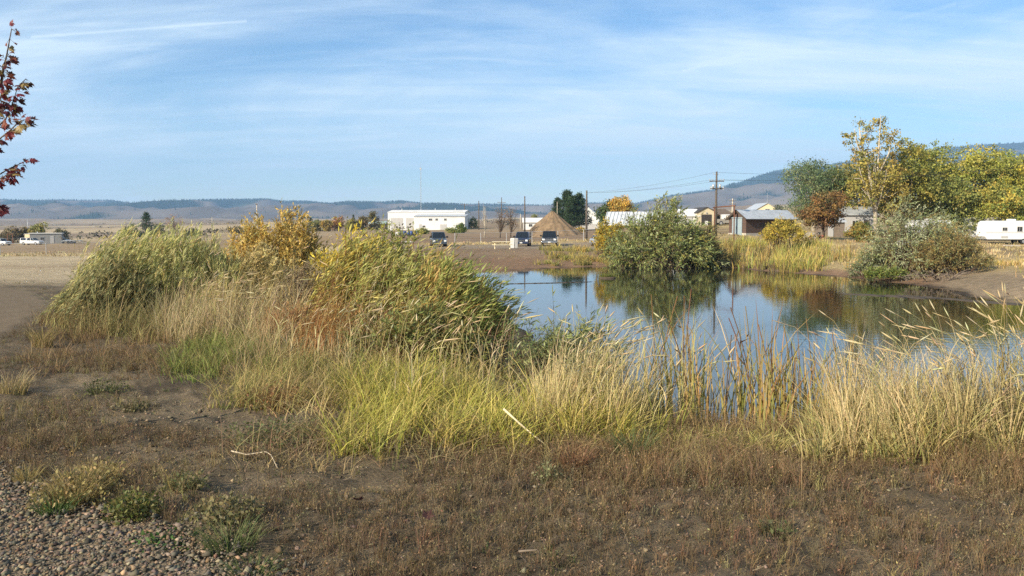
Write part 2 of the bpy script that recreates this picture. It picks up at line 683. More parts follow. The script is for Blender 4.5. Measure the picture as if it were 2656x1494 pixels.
def strip_tube(P, rad, col, k=3):
    """many thin stems at once; P is (n, m, 3), rad is (n, m)"""
    n, m_, _ = P.shape
    t = np.gradient(P, axis=1)
    t = unit(t)
    ref = np.where(np.abs(t[..., 2:3]) < .9, np.array([0, 0, 1.]), np.array([1., 0, 0]))
    a = unit(np.cross(t, ref))
    b = np.cross(t, a)
    rings = [P + (a * math.cos(q * 2 * math.pi / k) + b * math.sin(q * 2 * math.pi / k)) * rad[..., None] for q in range(k)]
    v = np.stack(rings, 2).reshape(-1, 3)
    base = (np.arange(n) * m_ * k)[:, None, None, None]
    i = (np.arange(m_ - 1) * k)[None, :, None, None]
    j = np.arange(k)[None, None, :, None]
    j2 = (np.arange(k)[None, None, :, None] + 1) % k
    q = np.concatenate([base + i + j, base + i + j2, base + i + k + j2, base + i + k + j], -1).reshape(-1, 4)
    f = np.concatenate([q[:, [0, 1, 2]], q[:, [0, 2, 3]]])
    c = np.repeat(np.asarray(col).reshape(n, 1, 3), m_ * k, 1).reshape(-1, 3)
    return v, f, c


def join_geo(parts):
    vs, fs, cs, o = [], [], [], 0
    for v, f, c in parts:
        vs.append(v)
        fs.append(f + o)
        cs.append(c)
        o += len(v)
    return np.concatenate(vs), np.concatenate(fs), np.concatenate(cs)


def bez(p0, p1, p2, t):
    t = t[..., None]
    return p0 * (1 - t) ** 2 + 2 * p1 * t * (1 - t) + p2 * t * t


def shrub(name, label, loc, wx, wy, h, n_stems, n_twigs, n_leaves, ln, wd, cols, wts=None, wind=(0.25, 0, 0), stem_col=(.10, .065, .04),
          droop=0.0, cat='shrub', group=None, base=.25, stem_r=.006, twig=.3, var=.2, part='leaf_sprays', hfun=None, along=.75, tlo=.35, lrand=.75, trand=.75):
    """bush of stems fanning from its foot, twigs on the stems, leaves on the twigs"""
    n_twigs, n_leaves, wd = int(n_twigs * .8), int(n_leaves * .85), wd * 1.1
    root = thing(name, label, cat, loc, 0, group)
    loc = np.array(loc, float)
    a = rng.uniform(0, 2 * math.pi, n_stems)
    r = np.sqrt(rng.uniform(0, 1, n_stems))
    px_, py_ = np.cos(a) * r, np.sin(a) * r
    p0 = np.stack([px_ * wx * base, py_ * wy * base, np.zeros(n_stems)], 1)
    hh = h * (np.sqrt(np.maximum(1 - .72 * r ** 2, .1))) * rng.uniform(.72, 1.06, n_stems)
    hh = hh * (.70 + .52 * fbm(px_ * 2.1 + loc[0] * 3, py_ * 2.1 + loc[1], 19, 2)) * np.where(rng.uniform(0, 1, n_stems) < .10, 1.08, 1.0)
    if hfun is not None:
        hh = hh * hfun(px_, py_)
    wnd = np.array(wind)
    p2 = np.stack([px_ * wx * .5 * rng.uniform(.8, 1.1, n_stems), py_ * wy * .5 * rng.uniform(.8, 1.1, n_stems), hh], 1) + wnd * h * .5 * rng.uniform(.4, 1.2, (n_stems, 1))
    p2[:, 2] -= droop * h * r
    p1 = (p0 * .55 + p2 * .45) + np.stack([np.zeros(n_stems), np.zeros(n_stems), hh * .22], 1) + rng.normal(0, .04 * h, (n_stems, 3))
    T = np.linspace(0, 1, 6)[None].repeat(n_stems, 0)
    P = bez(p0[:, None], p1[:, None], p2[:, None], T)
    zoff = ground(P[:, :, 0].ravel() + loc[0], P[:, :, 1].ravel() + loc[1], False).reshape(P.shape[:2]) - loc[2]
    P[:, 0, 2] += np.minimum(zoff[:, 0], .2) - .05
    rad = stem_r * (1.05 - T * .85) * rng.uniform(.6, 1.3, (n_stems, 1))
    v, f, c = strip_tube(P, rad, pal([stem_col], n_stems, .2))
    np_mesh('stems', v, f, TWIG, root, c)
    si = rng.integers(0, n_stems, n_twigs)
    t = tlo + (1 - tlo) * np.sqrt(rng.uniform(0, 1, n_twigs))
    q0 = bez(p0[si], p1[si], p2[si], t)
    tan = unit(p2[si] - p1[si])
    dr = unit(tan * along + rand_dir(n_twigs) * trand + wnd * .9 + np.array([0, 0, .1 - droop * .8]))
    tl = twig * rng.uniform(.4, 1.2, n_twigs)
    q2 = q0 + dr * tl[:, None]
    q2[:, 2] = np.maximum(q2[:, 2], .02)
    qm = (q0 + q2) / 2 + rand_dir(n_twigs) * tl[:, None] * .08
    Pt = np.stack([q0, q2], 1)
    rt = np.stack([np.full(n_twigs, stem_r * .38), np.full(n_twigs, stem_r * .12)], 1)
    v, f, c = strip_tube(Pt, rt, pal([stem_col], n_twigs, .2))
    tw = np_mesh('twigs', v, f, TWIG, root, c)
    li = rng.integers(0, n_twigs, n_leaves)
    u = rng.uniform(0.05, 1.02, n_leaves)[:, None]
    lc = np.where(u < .5, q0[li] + (qm[li] - q0[li]) * u * 2, qm[li] + (q2[li] - qm[li]) * (u * 2 - 1))
    ld = unit(dr[li] * .8 + rand_dir(n_leaves) * lrand + wnd * .6 + np.array([0, 0, -droop * .5]))
    cl = pal(cols, n_twigs, .05, wts, .03)[li] * (1 + rng.normal(0, var, (n_leaves, 1)))
    cl = np.clip(cl * 1.6, .004, .8)
    v, f, c = leaf_geo(lc, ld, ln * rng.uniform(.4, 1.45, n_leaves), wd * rng.uniform(.6, 1.3, n_leaves), cl)
    o = np_mesh(part, v, f, LEAF, root, c)
    o['kind'] = 'stuff'
    return root


def tree(name, label, loc, lobes, n_cl, n_leaf, lsize, cols, wts=None, trunk=.25, spread=.6, trunk_pts=None, limbs=26, cat='tree', group=None,
         barkmat=None, asp=.7, shell=.45, droop=0.0, var=.13, limb_r=.3):
    """tapered trunk, limbs to the leaf clumps, many small leaves round every clump; lobes are (x, y, z, rx, ry, rz)"""
    n_leaf, lsize = int(n_leaf * .85), lsize * 1.06
    root = thing(name, label, cat, loc, 0, group)
    lob = np.array(lobes, float)
    vol = lob[:, 3] * lob[:, 4] * lob[:, 5]
    k = rng.choice(len(lob), n_cl, p=vol / vol.sum())
    d = rand_dir(n_cl)
    rr = shell + (1 - shell) * rng.uniform(0, 1, n_cl) ** .5
    cc = lob[k, :3] + d * lob[k, 3:] * rr[:, None]
    cc[:, 2] = np.maximum(cc[:, 2], .25)
    ct = pal(cols, n_cl, .10, wts, .05)
    li = rng.integers(0, n_cl, n_leaf)
    sp = spread * rng.uniform(.5, 1.2, n_cl)
    off = rng.normal(0, 1, (n_leaf, 3)) * sp[li][:, None] * .55
    off[:, 2] *= .75
    off[:, 2] -= droop * np.abs(rng.normal(0, 1, n_leaf)) * sp[li]
    c = cc[li] + off
    c[:, 2] = np.maximum(c[:, 2], .05)
    ld = unit(rand_dir(n_leaf) + np.array([.15, 0, -.25 - droop]))
    col = np.clip(1.75 * ct[li] * (1 + rng.normal(0, var, (n_leaf, 1))), .004, .8)
    sz = lsize * rng.uniform(.6, 1.3, n_leaf)
    v, f, c4 = leaf_geo(c, ld, sz, sz * asp, col)
    o = np_mesh('crown', v, f, LEAF, root, c4)
    o['kind'] = 'stuff'
    top = lob[np.argmax(lob[:, 2] + lob[:, 5])]
    if trunk_pts is None:
        trunk_pts = [(0, 0, -.2), (rng.normal(0, .1), rng.normal(0, .1), top[2] * .35), (top[0] * .6, top[1] * .6, top[2] * .8), (top[0], top[1], top[2] + top[5] * .5)]
    mb = MB()
    kk = len(trunk_pts)
    mb.tube(trunk_pts, [trunk * (1 - .85 * i / (kk - 1)) for i in range(kk)], 8)
    mb.build('trunk', barkmat or BARK, root, True)
    mb = MB()
    tp = [Vector(p) for p in trunk_pts]
    for i in range(limbs):
        e = Vector(cc[rng.integers(0, n_cl)])
        s = rng.uniform(.25, .95) * (kk - 1)
        j = min(int(s), kk - 2)
        p = tp[j].lerp(tp[j + 1], s - j)
        if p.z > e.z:
            p = tp[0].lerp(tp[1], rng.uniform(.5, 1))
        mid = p.lerp(e, .5) + Vector((0, 0, -.08 * (e - p).length))
        r0 = trunk * limb_r * rng.uniform(.5, 1)
        mb.tube([p, mid, e], [r0, r0 * .6, r0 * .2], 5)
    mb.build('limbs', barkmat or BARK, root, True)
    return root


def conifer(name, label, loc, h, r, n_whorl, n_leaf, cols, group=None, droop=.25, cat='pine tree', low=.12, power=.8):
    root = thing(name, label, cat, loc, 0, group)
    mb = MB()
    mb.tube([(0, 0, -.2), (0, 0, h * .5), (0, 0, h)], [h * .022, h * .014, .01], 7)
    mb.build('trunk', BARK, root, True)
    nb = n_whorl * 9
    t = rng.uniform(low, .98, nb)
    a = rng.uniform(0, 2 * math.pi, nb)
    ln = r * (1 - t) ** power * rng.uniform(.65, 1.12, nb) + .15
    p0 = np.stack([np.zeros(nb), np.zeros(nb), t * h], 1)
    p2 = np.stack([np.cos(a) * ln, np.sin(a) * ln, t * h + ln * (.25 - droop)], 1)
    v, f, c = strip_tube(np.stack([p0, (p0 + p2) / 2 + np.array([0, 0, .05]), p2], 1), np.stack([np.full(nb, .035), np.full(nb, .025), np.full(nb, .01)], 1), pal([(.08, .055, .04)], nb))
    np_mesh('limbs', v, f, TWIG, root, c)
    li = rng.integers(0, nb, n_leaf)
    u = rng.uniform(.2, 1.05, n_leaf)[:, None]
    c = p0[li] + (p2[li] - p0[li]) * u + rng.normal(0, .16 * r / 2.5, (n_leaf, 3))
    col = pal(cols, nb, .15)[li] * (1 + rng.normal(0, .22, (n_leaf, 1)))
    v, f, c4 = leaf_geo(c, unit(rand_dir(n_leaf) + np.array([0, 0, .35])), .3 * r / 2.5 * rng.uniform(.6, 1.3, n_leaf), .12 * r / 2.5, np.clip(col, .003, .5))
    o = np_mesh('needles', v, f, LEAF, root, c4)
    o['kind'] = 'stuff'
    return root

# ================================================================== THE SETTING
def ground_colour(x, y):
    r = np.hypot(x, y)
    px = CX + x / np.maximum(y, .5) * FPX
    n1 = fbm(x * .9, y * .9, 71, 4)
    n2 = fbm(x / 14, y / 14, 72, 4)
    n3 = fbm(x / 160, y / 160, 73, 4)
    d = pond_dist(x, y)
    c = np.zeros((len(x), 3))

    def lay(col, m):
        nonlocal c
        m = np.clip(m, 0, 1)[:, None]
        c = c * (1 - m) + np.array(col) * m
    c[:] = (.112, .086, .055)
    lay((.17, .134, .088), sstep(.48, .66, n1) * .8)
    lay((.062, .048, .034), sstep(.42, .30, n1) * .7)
    # left: bare pale field, dry grass at the fence, brown pasture, far plain
    fld = sstep(24, 36, r + (n2 - .5) * 14)
    lay((.37, .295, .19), fld)
    lay((.25, .185, .115), fld * sstep(.50, .68, n2) * .7)
    dry = sstep(96, 108, y + (n2 - .5) * 8)
    lay((.40, .31, .17), dry)
    lay((.24, .17, .10), sstep(118, 128, y) * (1 - sstep(1200, 1700, r) * .5))
    pl = sstep(210, 330, r + (n3 - .5) * 120)
    lay((.36, .28, .17), pl)
    lay((.17, .125, .085), pl * sstep(.44, .62, n3) * .85)
    lay((.20, .145, .10), sstep(1500, 2600, r) * .6)
    # middle: gravelled car park and reddish bank
    mid = sstep(1010, 1080, px) * (1 - sstep(1740, 1850, px)) * sstep(58, 64, y)
    lay((.195, .135, .085), mid * (1 - sstep(160, 220, y)))
    lay((.235, .185, .13), mid * sstep(90, 96, y) * (1 - sstep(113, 117, y)))
    lay((.32, .245, .13), mid * sstep(113, 117, y) * (1 - sstep(122, 128, y)) * sstep(.35, .6, n2))
    # right: dry yellow grass
    rt = sstep(1700, 1800, px) * sstep(30, 40, y) * (1 - sstep(400, 900, r))
    lay((.33, .25, .125), rt)
    lay((.22, .16, .09), rt * sstep(.5, .66, n2))
    # wet mud along the water
    b = np.interp(y, [10, 40, 60, 75], [1.5, 3.5, 9, 9])
    b = np.where(px > 1560, np.minimum(b, 4.0), b)
    lay((.20, .125, .075), (1 - sstep(b * .6, b, d + (n1 - .5) * 2)) * sstep(20, 40, y))
    lay((.23, .175, .115), sstep(2380, 2480, px) * (1 - sstep(4.0, 7.5, d)) * sstep(25, 30, y))
    lay((.045, .035, .026), 1 - sstep(.15, .55, d + (n1 - .5) * .5))
    return c


GROUND, gt, gb = newmat('ground')
at = gt.nodes.new('ShaderNodeAttribute')
at.attribute_name = 'col'
co = gt.nodes.new('ShaderNodeTexCoord')


def gnoise(scale, detail, rough=.6):
    n = gt.nodes.new('ShaderNodeTexNoise')
    n.inputs['Scale'].default_value = scale
    n.inputs['Detail'].default_value = detail
    n.inputs['Roughness'].default_value = rough
    gt.links.new(co.outputs['Object'], n.inputs['Vector'])
    return n.outputs[0]


def gmap(src, lo, hi, a, b):
    mr = gt.nodes.new('ShaderNodeMapRange')
    for i, q in enumerate((lo, hi, a, b)):
        mr.inputs[i + 1].default_value = q
    gt.links.new(src, mr.inputs[0])
    return mr.outputs[0]


def gmul(a, b, op='MULTIPLY'):
    mm = gt.nodes.new('ShaderNodeMath')
    mm.operation = op
    gt.links.new(a, mm.inputs[0])
    if isinstance(b, (int, float)):
        mm.inputs[1].default_value = b
    else:
        gt.links.new(b, mm.inputs[1])
    return mm.outputs[0]


fine = gnoise(38, 8, .7)
crs = gnoise(2.3, 6, .62)
big = gnoise(.12, 6, .6)
var = gmul(gmul(gmap(fine, .3, .7, .62, 1.35), gmap(crs, .3, .7, .72, 1.28)), gmap(big, .3, .7, .84, 1.16))
mx = gt.nodes.new('ShaderNodeMix')
mx.data_type = 'RGBA'
mx.blend_type = 'MULTIPLY'
mx.inputs[0].default_value = 1
gt.links.new(at.outputs['Color'], mx.inputs[6])
gt.links.new(var, mx.inputs[7])
gt.links.new(mx.outputs[2], gb.inputs['Base Color'])
gb.inputs['Roughness'].default_value = .95
gb.inputs['Specular IOR Level'].default_value = .15
bp = gt.nodes.new('ShaderNodeBump')
bp.inputs['Strength'].default_value = 1.0
bp.inputs['Distance'].default_value = .045
gt.links.new(gmul(fine, crs, 'ADD'), bp.inputs['Height'])
gt.links.new(bp.outputs[0], gb.inputs['Normal'])

A_in = np.linspace(math.radians(-40), math.radians(40), 350)
A_out = np.linspace(math.radians(40), math.radians(320), 90)[1:]
AN = np.concatenate([A_in, A_out])
RR = np.concatenate([np.geomspace(.3, 3.0, 22)[:-1], np.geomspace(3.0, 20, 180)[:-1], np.geomspace(20, 130, 110)[:-1], np.geomspace(130, 9000, 75)])
ga, gr = np.meshgrid(AN, RR)
gxx, gyy = (np.sin(ga) * gr).ravel(), (np.cos(ga) * gr).ravel()
gz = ground(gxx, gyy)
V = np.stack([gxx, gyy, gz], 1)
na, nr = len(AN), len(RR)
i = np.arange(nr - 1)[:, None] * na
j = np.arange(na)[None]
j2 = (j + 1) % na
Q = np.stack([i + j, i + na + j, i + na + j2, i + j2], -1).reshape(-1, 4)[:, ::-1]
V = np.concatenate([V, [[0, 0, float(gz[:na].mean())]]])
GC = np.concatenate([ground_colour(gxx, gyy), [[.1, .075, .05]]])
Q = np.concatenate([Q[:, [0, 1, 2]], Q[:, [0, 2, 3]], np.stack([np.full(na, nr * na), np.arange(na), (np.arange(na) + 1) % na], 1)[:, [0, 2, 1]]])
g = np_mesh('ground', V, Q, GROUND, None, GC, True)
tag(g, 'bare brown soil, pale fields and dry plain around the pond', 'ground', kind='structure')

# gravel path curving along the left edge
PATHM, pt, pb = newmat('gravel')
co = pt.nodes.new('ShaderNodeTexCoord')
vo = pt.nodes.new('ShaderNodeTexVoronoi')
vo.inputs['Scale'].default_value = 60
pt.links.new(co.outputs['Object'], vo.inputs['Vector'])
nz = pt.nodes.new('ShaderNodeTexNoise')
nz.inputs['Scale'].default_value = 3
nz.inputs['Detail'].default_value = 7
pt.links.new(co.outputs['Object'], nz.inputs['Vector'])
cr = pt.nodes.new('ShaderNodeValToRGB')
cr.color_ramp.elements[0].color = (.075, .058, .041, 1)
cr.color_ramp.elements[1].color = (.19, .148, .102, 1)
sx = pt.nodes.new('ShaderNodeSeparateXYZ')
pt.links.new(vo.outputs['Color'], sx.inputs[0])
ad = pt.nodes.new('ShaderNodeMath')
ad.operation = 'MULTIPLY_ADD'
ad.inputs[1].default_value = .6
pt.links.new(sx.outputs[0], ad.inputs[0])
m2 = pt.nodes.new('ShaderNodeMath')
m2.operation = 'MULTIPLY'
m2.inputs[1].default_value = .5
pt.links.new(nz.outputs[0], m2.inputs[0])
pt.links.new(m2.outputs[0], ad.inputs[2])
pt.links.new(ad.outputs[0], cr.inputs[0])
pt.links.new(cr.outputs[0], pb.inputs['Base Color'])
pb.inputs['Roughness'].default_value = 1
pb.inputs['Specular IOR Level'].default_value = .08
bp = pt.nodes.new('ShaderNodeBump')
bp.inputs['Strength'].default_value = .5
bp.inputs['Distance'].default_value = .012
bp.invert = True
pt.links.new(vo.outputs['Distance'], bp.inputs['Height'])
pt.links.new(bp.outputs[0], pb.inputs['Normal'])
seg = np.linalg.norm(np.diff(PATHC, axis=0), axis=1)
cum = np.concatenate([[0], np.cumsum(seg)])
ss = np.concatenate([np.linspace(0, 9, 150)[:-1], np.linspace(9, cum[-1], 200)])
pc = np.stack([np.interp(ss, cum, PATHC[:, 0]), np.interp(ss, cum, PATHC[:, 1])], 1)
for _ in range(12):
    pc[1:-1] = (pc[:-2] + pc[1:-1] * 2 + pc[2:]) / 4
tt = np.gradient(pc, axis=0)
tt /= np.linalg.norm(tt, axis=1)[:, None]
nn = np.stack([-tt[:, 1], tt[:, 0]], 1)
ww = np.linspace(-1.95, 1.95, 40)
PX = pc[:, None] + nn[:, None] * (ww[None, :, None] + ((fbm(ss * 1.7, ss * 0, 5, 3) - .5) * .5)[:, None, None] * np.abs(ww / 1.95)[None, :, None] ** 3)
fx, fy = PX[..., 0].ravel(), PX[..., 1].ravel()
edge = np.tile(np.abs(ww) / 1.95, len(ss))
pz = ground(fx, fy) + .022 - .06 * sstep(.90, 1.0, edge)
k = len(ww)
i = np.arange(len(ss) - 1)[:, None] * k
j = np.arange(k - 1)[None]
Q = np.stack([i + j, i + j + 1, i + k + j + 1, i + k + j], -1).reshape(-1, 4)[:, ::-1]
o = np_mesh('gravel_path', np.stack([fx, fy, pz], 1), Q, PATHM, None, None, True)
tag(o, 'grey gravel path curving along the left edge', 'path', kind='structure')

# pond
WATERM, wt, wb = newmat('pond_water')
wb.inputs['Base Color'].default_value = (.012, .014, .010, 1)
wb.inputs['Roughness'].default_value = .03
wb.inputs['IOR'].default_value = 1.33
co = wt.nodes.new('ShaderNodeTexCoord')
mp = wt.nodes.new('ShaderNodeMapping')
mp.inputs['Scale'].default_value = (.55, 1.5, 1)
wt.links.new(co.outputs['Object'], mp.inputs[0])
nz = wt.nodes.new('ShaderNodeTexNoise')
nz.inputs['Scale'].default_value = 2.6
nz.inputs['Detail'].default_value = 3
wt.links.new(mp.outputs[0], nz.inputs['Vector'])
patch = wt.nodes.new('ShaderNodeTexNoise')
patch.inputs['Scale'].default_value = .09
wt.links.new(co.outputs['Object'], patch.inputs['Vector'])
mr = wt.nodes.new('ShaderNodeMapRange')
mr.inputs[1].default_value = .42
mr.inputs[2].default_value = .64
mr.inputs[3].default_value = .012
mr.inputs[4].default_value = .05
wt.links.new(patch.outputs[0], mr.inputs[0])
bp = wt.nodes.new('ShaderNodeBump')
bp.inputs['Distance'].default_value = .08
wt.links.new(mr.outputs[0], bp.inputs['Strength'])
wt.links.new(nz.outputs[0], bp.inputs['Height'])
wt.links.new(bp.outputs[0], wb.inputs['Normal'])
cen = _pa.mean(0)
ring = []
for p, a, b in zip(_pa, np.roll(_pa, 1, 0), _pb):
    t = b - a
    n_ = np.array([-t[1], t[0]]) / np.linalg.norm(t)
    if pond_dist(np.array([p[0] + n_[0] * .3]), np.array([p[1] + n_[1] * .3]))[0] < 0:
        n_ = -n_
    ring.append((p[0] + n_[0] * .8, p[1] + n_[1] * .8, WATER))
mb = MB()
mb.add(ring, [tuple(range(len(ring)))])
o = mb.build('pond_water', WATERM)
if o.data.polygons[0].normal.z < 0:
    o.data.flip_normals()
tag(o, 'still blue pond water mirroring sky and trees', 'water', kind='structure')

# low wet mud bars breaking the water surface
MUDM = plain('wet_mud', (.075, .058, .042), .8, spec=.12, noise=.25, scale=4, bump=.3)


def mud_bar(name, pts, label, width):
    p = np.array([shore(*q) for q in pts])
    mb = MB()
    rings = []
    n_ = 46
    for q in range(n_):
        s = q / (n_ - 1) * (len(p) - 1)
        a = min(int(s), len(p) - 2)
        c = p[a] + (p[a + 1] - p[a]) * (s - a)
        wv = width * (math.sin(math.pi * (q + .3) / n_) ** .6) * random.uniform(.45, 1.3)
        zt = WATER + .018
        rings.append([(c[0] - .2, c[1] - wv, WATER - .05), (c[0], c[1] - wv * .6, zt), (c[0], c[1] + wv * .6, zt), (c[0] + .2, c[1] + wv, WATER - .05)])
    mb.loft(rings, False)
    return tag(mb.build(name, MUDM, None, True), label, 'mud', kind='structure')


mud_bar('mud_bar', [(2180, 762), (2300, 768), (2420, 772), (2560, 784), (2700, 792)], 'dark wet mud bar below the right bank', 1.5)
mud_bar('mud_bar', [(1270, 737), (1340, 736), (1440, 734), (1535, 731)], 'thin dark mud streak in front of the bare bank', .5)

# hills
SKY = [(-900, 520), (-500, 514), (-200, 520), (0, 518), (150, 520), (290, 520), (345, 526), (400, 521), (560, 518), (700, 517), (725, 522), (800, 523), (860, 529), (900, 524), (1000, 525), (1035, 522), (1100, 528),
       (1200, 530), (1300, 531), (1400, 533), (1480, 529), (1560, 527), (1650, 528), (1735, 510), (1800, 501), (1850, 494), (1886, 482), (1940, 466), (2000, 445), (2045, 439), (2080, 442),
       (2130, 430), (2300, 403), (2450, 385), (2552, 377), (2656, 371), (2800, 372), (3100, 390), (3600, 420)]
HILLM, ht, hb = newmat('hill')
at = ht.nodes.new('ShaderNodeAttribute')
at.attribute_name = 'col'
ht.links.new(at.outputs['Color'], hb.inputs['Base Color'])
hb.inputs['Roughness'].default_value = 1
hb.inputs['Specular IOR Level'].default_value = .05
hpx = np.linspace(-900, 3600, 620)
hD = np.concatenate([np.linspace(2700, 6400, 64), np.linspace(6500, 7600, 10)])
D_R = 6400.0


def hill_z(px, D):
    pyr = np.interp(px, [a for a, _ in SKY], [b for _, b in SKY])
    x = (px - CX) / FPX * D
    zr = CAMZ + (HY - pyr) / FPX * D_R
    s = (D - 2700) / (D_R - 2700)
    right = sstep(1600, 2000, px)
    prof = np.where(s < 1, np.clip(s, 0, 1) ** (1.25 + .45 * right), 1 - (s - 1) * 1.2)
    z0 = base_height(x, D) - 14
    z = z0 + (zr - z0) * prof
    env = np.clip(s * (1 - s) * 4, 0, 1)
    rg = 1 - np.abs(fbm(x / 620, D / 900, 91, 4) * 2 - 1) * 2
    z = z + env * (rg - .35) * (75 + 60 * right) + env * (fbm(x / 200, D / 260, 95, 3) - .5) * 75
    z = z + np.where(s >= .93, (fbm(x / 170, D * 0, 97, 3) - .5) * 9, 0)
    return x, z, s


hp, hd = np.meshgrid(hpx, hD)
hp, hd = hp.ravel(), hd.ravel()
hx, hz, hs_ = hill_z(hp, hd)
lim = CAMZ + (HY - np.interp(hp, [a for a, _ in SKY], [b for _, b in SKY])) / FPX * hd
hz = np.where(hs_ < .97, np.minimum(hz, CAMZ + (lim - CAMZ) * .985), hz)


def forest(x, D, s, px):
    n = fbm(x / 420, D / 520, 101, 5)
    right = sstep(1600, 1900, px)
    return sstep(.47, .545, n + .19 * (s - .60) + .14 * right * sstep(.30, .6, s))


fm = forest(hx, hd, hs_, hp)
gn = fbm(hx / 150, hd / 200, 111, 4)
hc = np.array((.135, .112, .090)) * (.45 + 1.1 * gn)[:, None]
hc = hc * (1 - fm[:, None]) + np.array((.022, .040, .030)) * fm[:, None]
k = len(hpx)
i = np.arange(len(hD) - 1)[:, None] * k
j = np.arange(k - 1)[None]
Q = np.stack([i + j, i + j + 1, i + k + j + 1, i + k + j], -1).reshape(-1, 4)
o = np_mesh('hills', np.stack([hx, hd, hz], 1), Q, HILLM, None, hc, True)
tag(o, 'long blue forested hills rising to a mountain on the right', 'hills', kind='structure')

# conifer woods on the hills, one mass
nf = 60000
fp = rng.uniform(-300, 3000, nf)
fD = rng.uniform(3000, 6450, nf)
fx, fz, fs = hill_z(fp, fD)
keep = rng.uniform(0, 1, nf) < np.maximum(forest(fx, fD, fs, fp) * .95, .012)
keep &= (fs > .1)
fp, fx, fz, fD, fs = [q[keep][:17000] for q in (fp, fx, fz, fD, fs)]
lim = CAMZ + (HY - np.interp(fp, [a for a, _ in SKY], [b for _, b in SKY])) / FPX * fD
fz = np.where(fs < .97, np.minimum(fz, CAMZ + (lim - CAMZ) * .985), fz)
n_ = len(fx)
hgt = rng.uniform(7, 13, n_) * (1 + .35 * sstep(1600, 1800, fp))
rad = hgt * rng.uniform(.2, .3, n_)
vs = [np.stack([fx + rad * math.cos(q * 2.1), fD + rad * math.sin(q * 2.1), fz - 2], 1) for q in range(3)] + [np.stack([fx, fD, fz + hgt], 1)]
v = np.stack(vs, 1).reshape(-1, 3)
k = np.arange(n_)[:, None] * 4
f = np.concatenate([k + [0, 1, 3], k + [1, 2, 3], k + [2, 0, 3]])
o = np_mesh('hill_forest', v, f, HILLM, None, np.repeat(pal([(.022, .036, .026), (.03, .045, .028)], n_), 4, 0))
tag(o, 'dark conifer woods covering the distant hills', 'forest', kind='stuff')

# ================================================================== BUILDINGS
def gable(root, x0, x1, y0, y1, h, rise, wallm, roofm, over=.3, ridge='x', roof_t=.12):
    """walls with gable ends and two roof slopes, ridge along x or y"""
    def sw(p):
        return p if ridge == 'x' else (p[1], p[0], p[2])
    if ridge == 'y':
        x0, x1, y0, y1 = y0, y1, x0, x1
    ym = (y0 + y1) / 2
    A = [(x0, y0, -.6), (x0, y1, -.6), (x0, y1, h), (x0, ym, h + rise), (x0, y0, h)]
    B = [(x1, a[1], a[2]) for a in A]
    mb = MB()
    mb.loft([[sw(p) for p in A], [sw(p) for p in B]])
    wl = mb.build('wall', wallm, root)
    mb = MB()
    sl = rise / (ym - y0)
    for s in (-1, 1):
        ye = ym + s * (ym - y0 + over)
        ze = h - sl * over
        c = roof_t
        r = [(ym, h + rise + .02), (ye, ze + .02), (ye, ze + .02 + c), (ym, h + rise + .02 + c)]
        mb.loft([[sw((x0 - over, a, b)) for a, b in r], [sw((x1 + over, a, b)) for a, b in r]])
    rf = mb.build('roof', roofm, root)
    return wl, rf


def panel(root, name, x0, x1, z0, z1, y, mat, t=.06, sub=None, submat=None, border=.09, face='-y'):
    """flat fitting on a wall facing -y (or -x): a frame with an inset pane, or a plain leaf"""
    mb = MB()

    def bx(a, b, c, d, p, q):
        if face == '-y':
            mb.box(a, b, p, q, c, d)
        else:
            mb.box(p, q, a, b, c, d)
    if sub:
        bx(x0, x1, z0, z0 + border, y - t, y + .02)
        bx(x0, x1, z1 - border, z1, y - t, y + .02)
        bx(x0, x0 + border, z0 + border, z1 - border, y - t, y + .02)
        bx(x1 - border, x1, z0 + border, z1 - border, y - t, y + .02)
        xm = (x0 + x1) / 2
        bx(xm - border * .4, xm + border * .4, z0 + border, z1 - border, y - t * .8, y + .02)
        o = mb.build(name, mat, root)
        mb = MB()
        bx(x0 + border, x1 - border, z0 + border, z1 - border, y - t * .35, y + .01)
        mb.build(sub, submat, o)
        return o
    bx(x0, x1, z0, z1, y - t, y + .02)
    return mb.build(name, mat, root)


# the big white metal shop beyond the car park
p = spot(1104, 272)
b = thing('white_workshop', 'long white metal workshop with two grey roller doors and lower annex', 'building', p, math.radians(-5))
gable(b, -12.2, 12.6, 0, 13, 5.5, .75, WHITESIDING, WHITE, .15)
for x0 in (-11.2, -6.3):
    panel(b, 'roller_door', x0, x0 + 3.9, -.3, 3.75, 0, GREYDOOR)
an = MB()
an.loft([[(-2.3, -7, -.6), (13.6, -7, -.6), (13.6, -7, 4.15), (-2.3, -7, 4.15)], [(-2.3, -.03, -.6), (13.6, -.03, -.6), (13.6, -.03, 4.75), (-2.3, -.03, 4.75)]])
ax = an.build('annex', WHITESIDING, b)
mb = MB()
mb.loft([[(-2.5, -7.3, 4.15), (13.8, -7.3, 4.15), (13.8, -7.3, 4.3), (-2.5, -7.3, 4.3)], [(-2.5, -.05, 4.78), (13.8, -.05, 4.78), (13.8, -.05, 4.93), (-2.5, -.05, 4.93)]])
mb.build('annex_roof', TIN, b)
for x0, x1, z0, z1 in ((2.3, 3.4, 2.85, 3.55), (4.4, 5.2, 2.85, 3.55), (7.1, 7.9, 2.85, 3.55), (.3, 1.25, .75, 1.4)):
    panel(b, 'window', x0, x1, z0, z1, -7, GREYDOOR, .08, 'pane', GLASS)
panel(b, 'door', -.75, .05, -.3, 1.75, -7, GREYDOOR)
panel(b, 'shutter_door', 5.9, 7.9, -.3, 1.75, -7, GREYDOOR)
for x in (-9, 2, 8.6):
    MB().tube([(x, 6.5, 6.1), (x, 6.5, 6.9)], .12, 8).build('roof_vent', GALV, b)
for x0, x1 in ((-8.5, -6), (-4.5, -3.2), (8.5, 11.5)):
    MB().box(x0, x1, 2.2, 2.9, 5.75, 5.95).build('roof_patch', RUST, b)

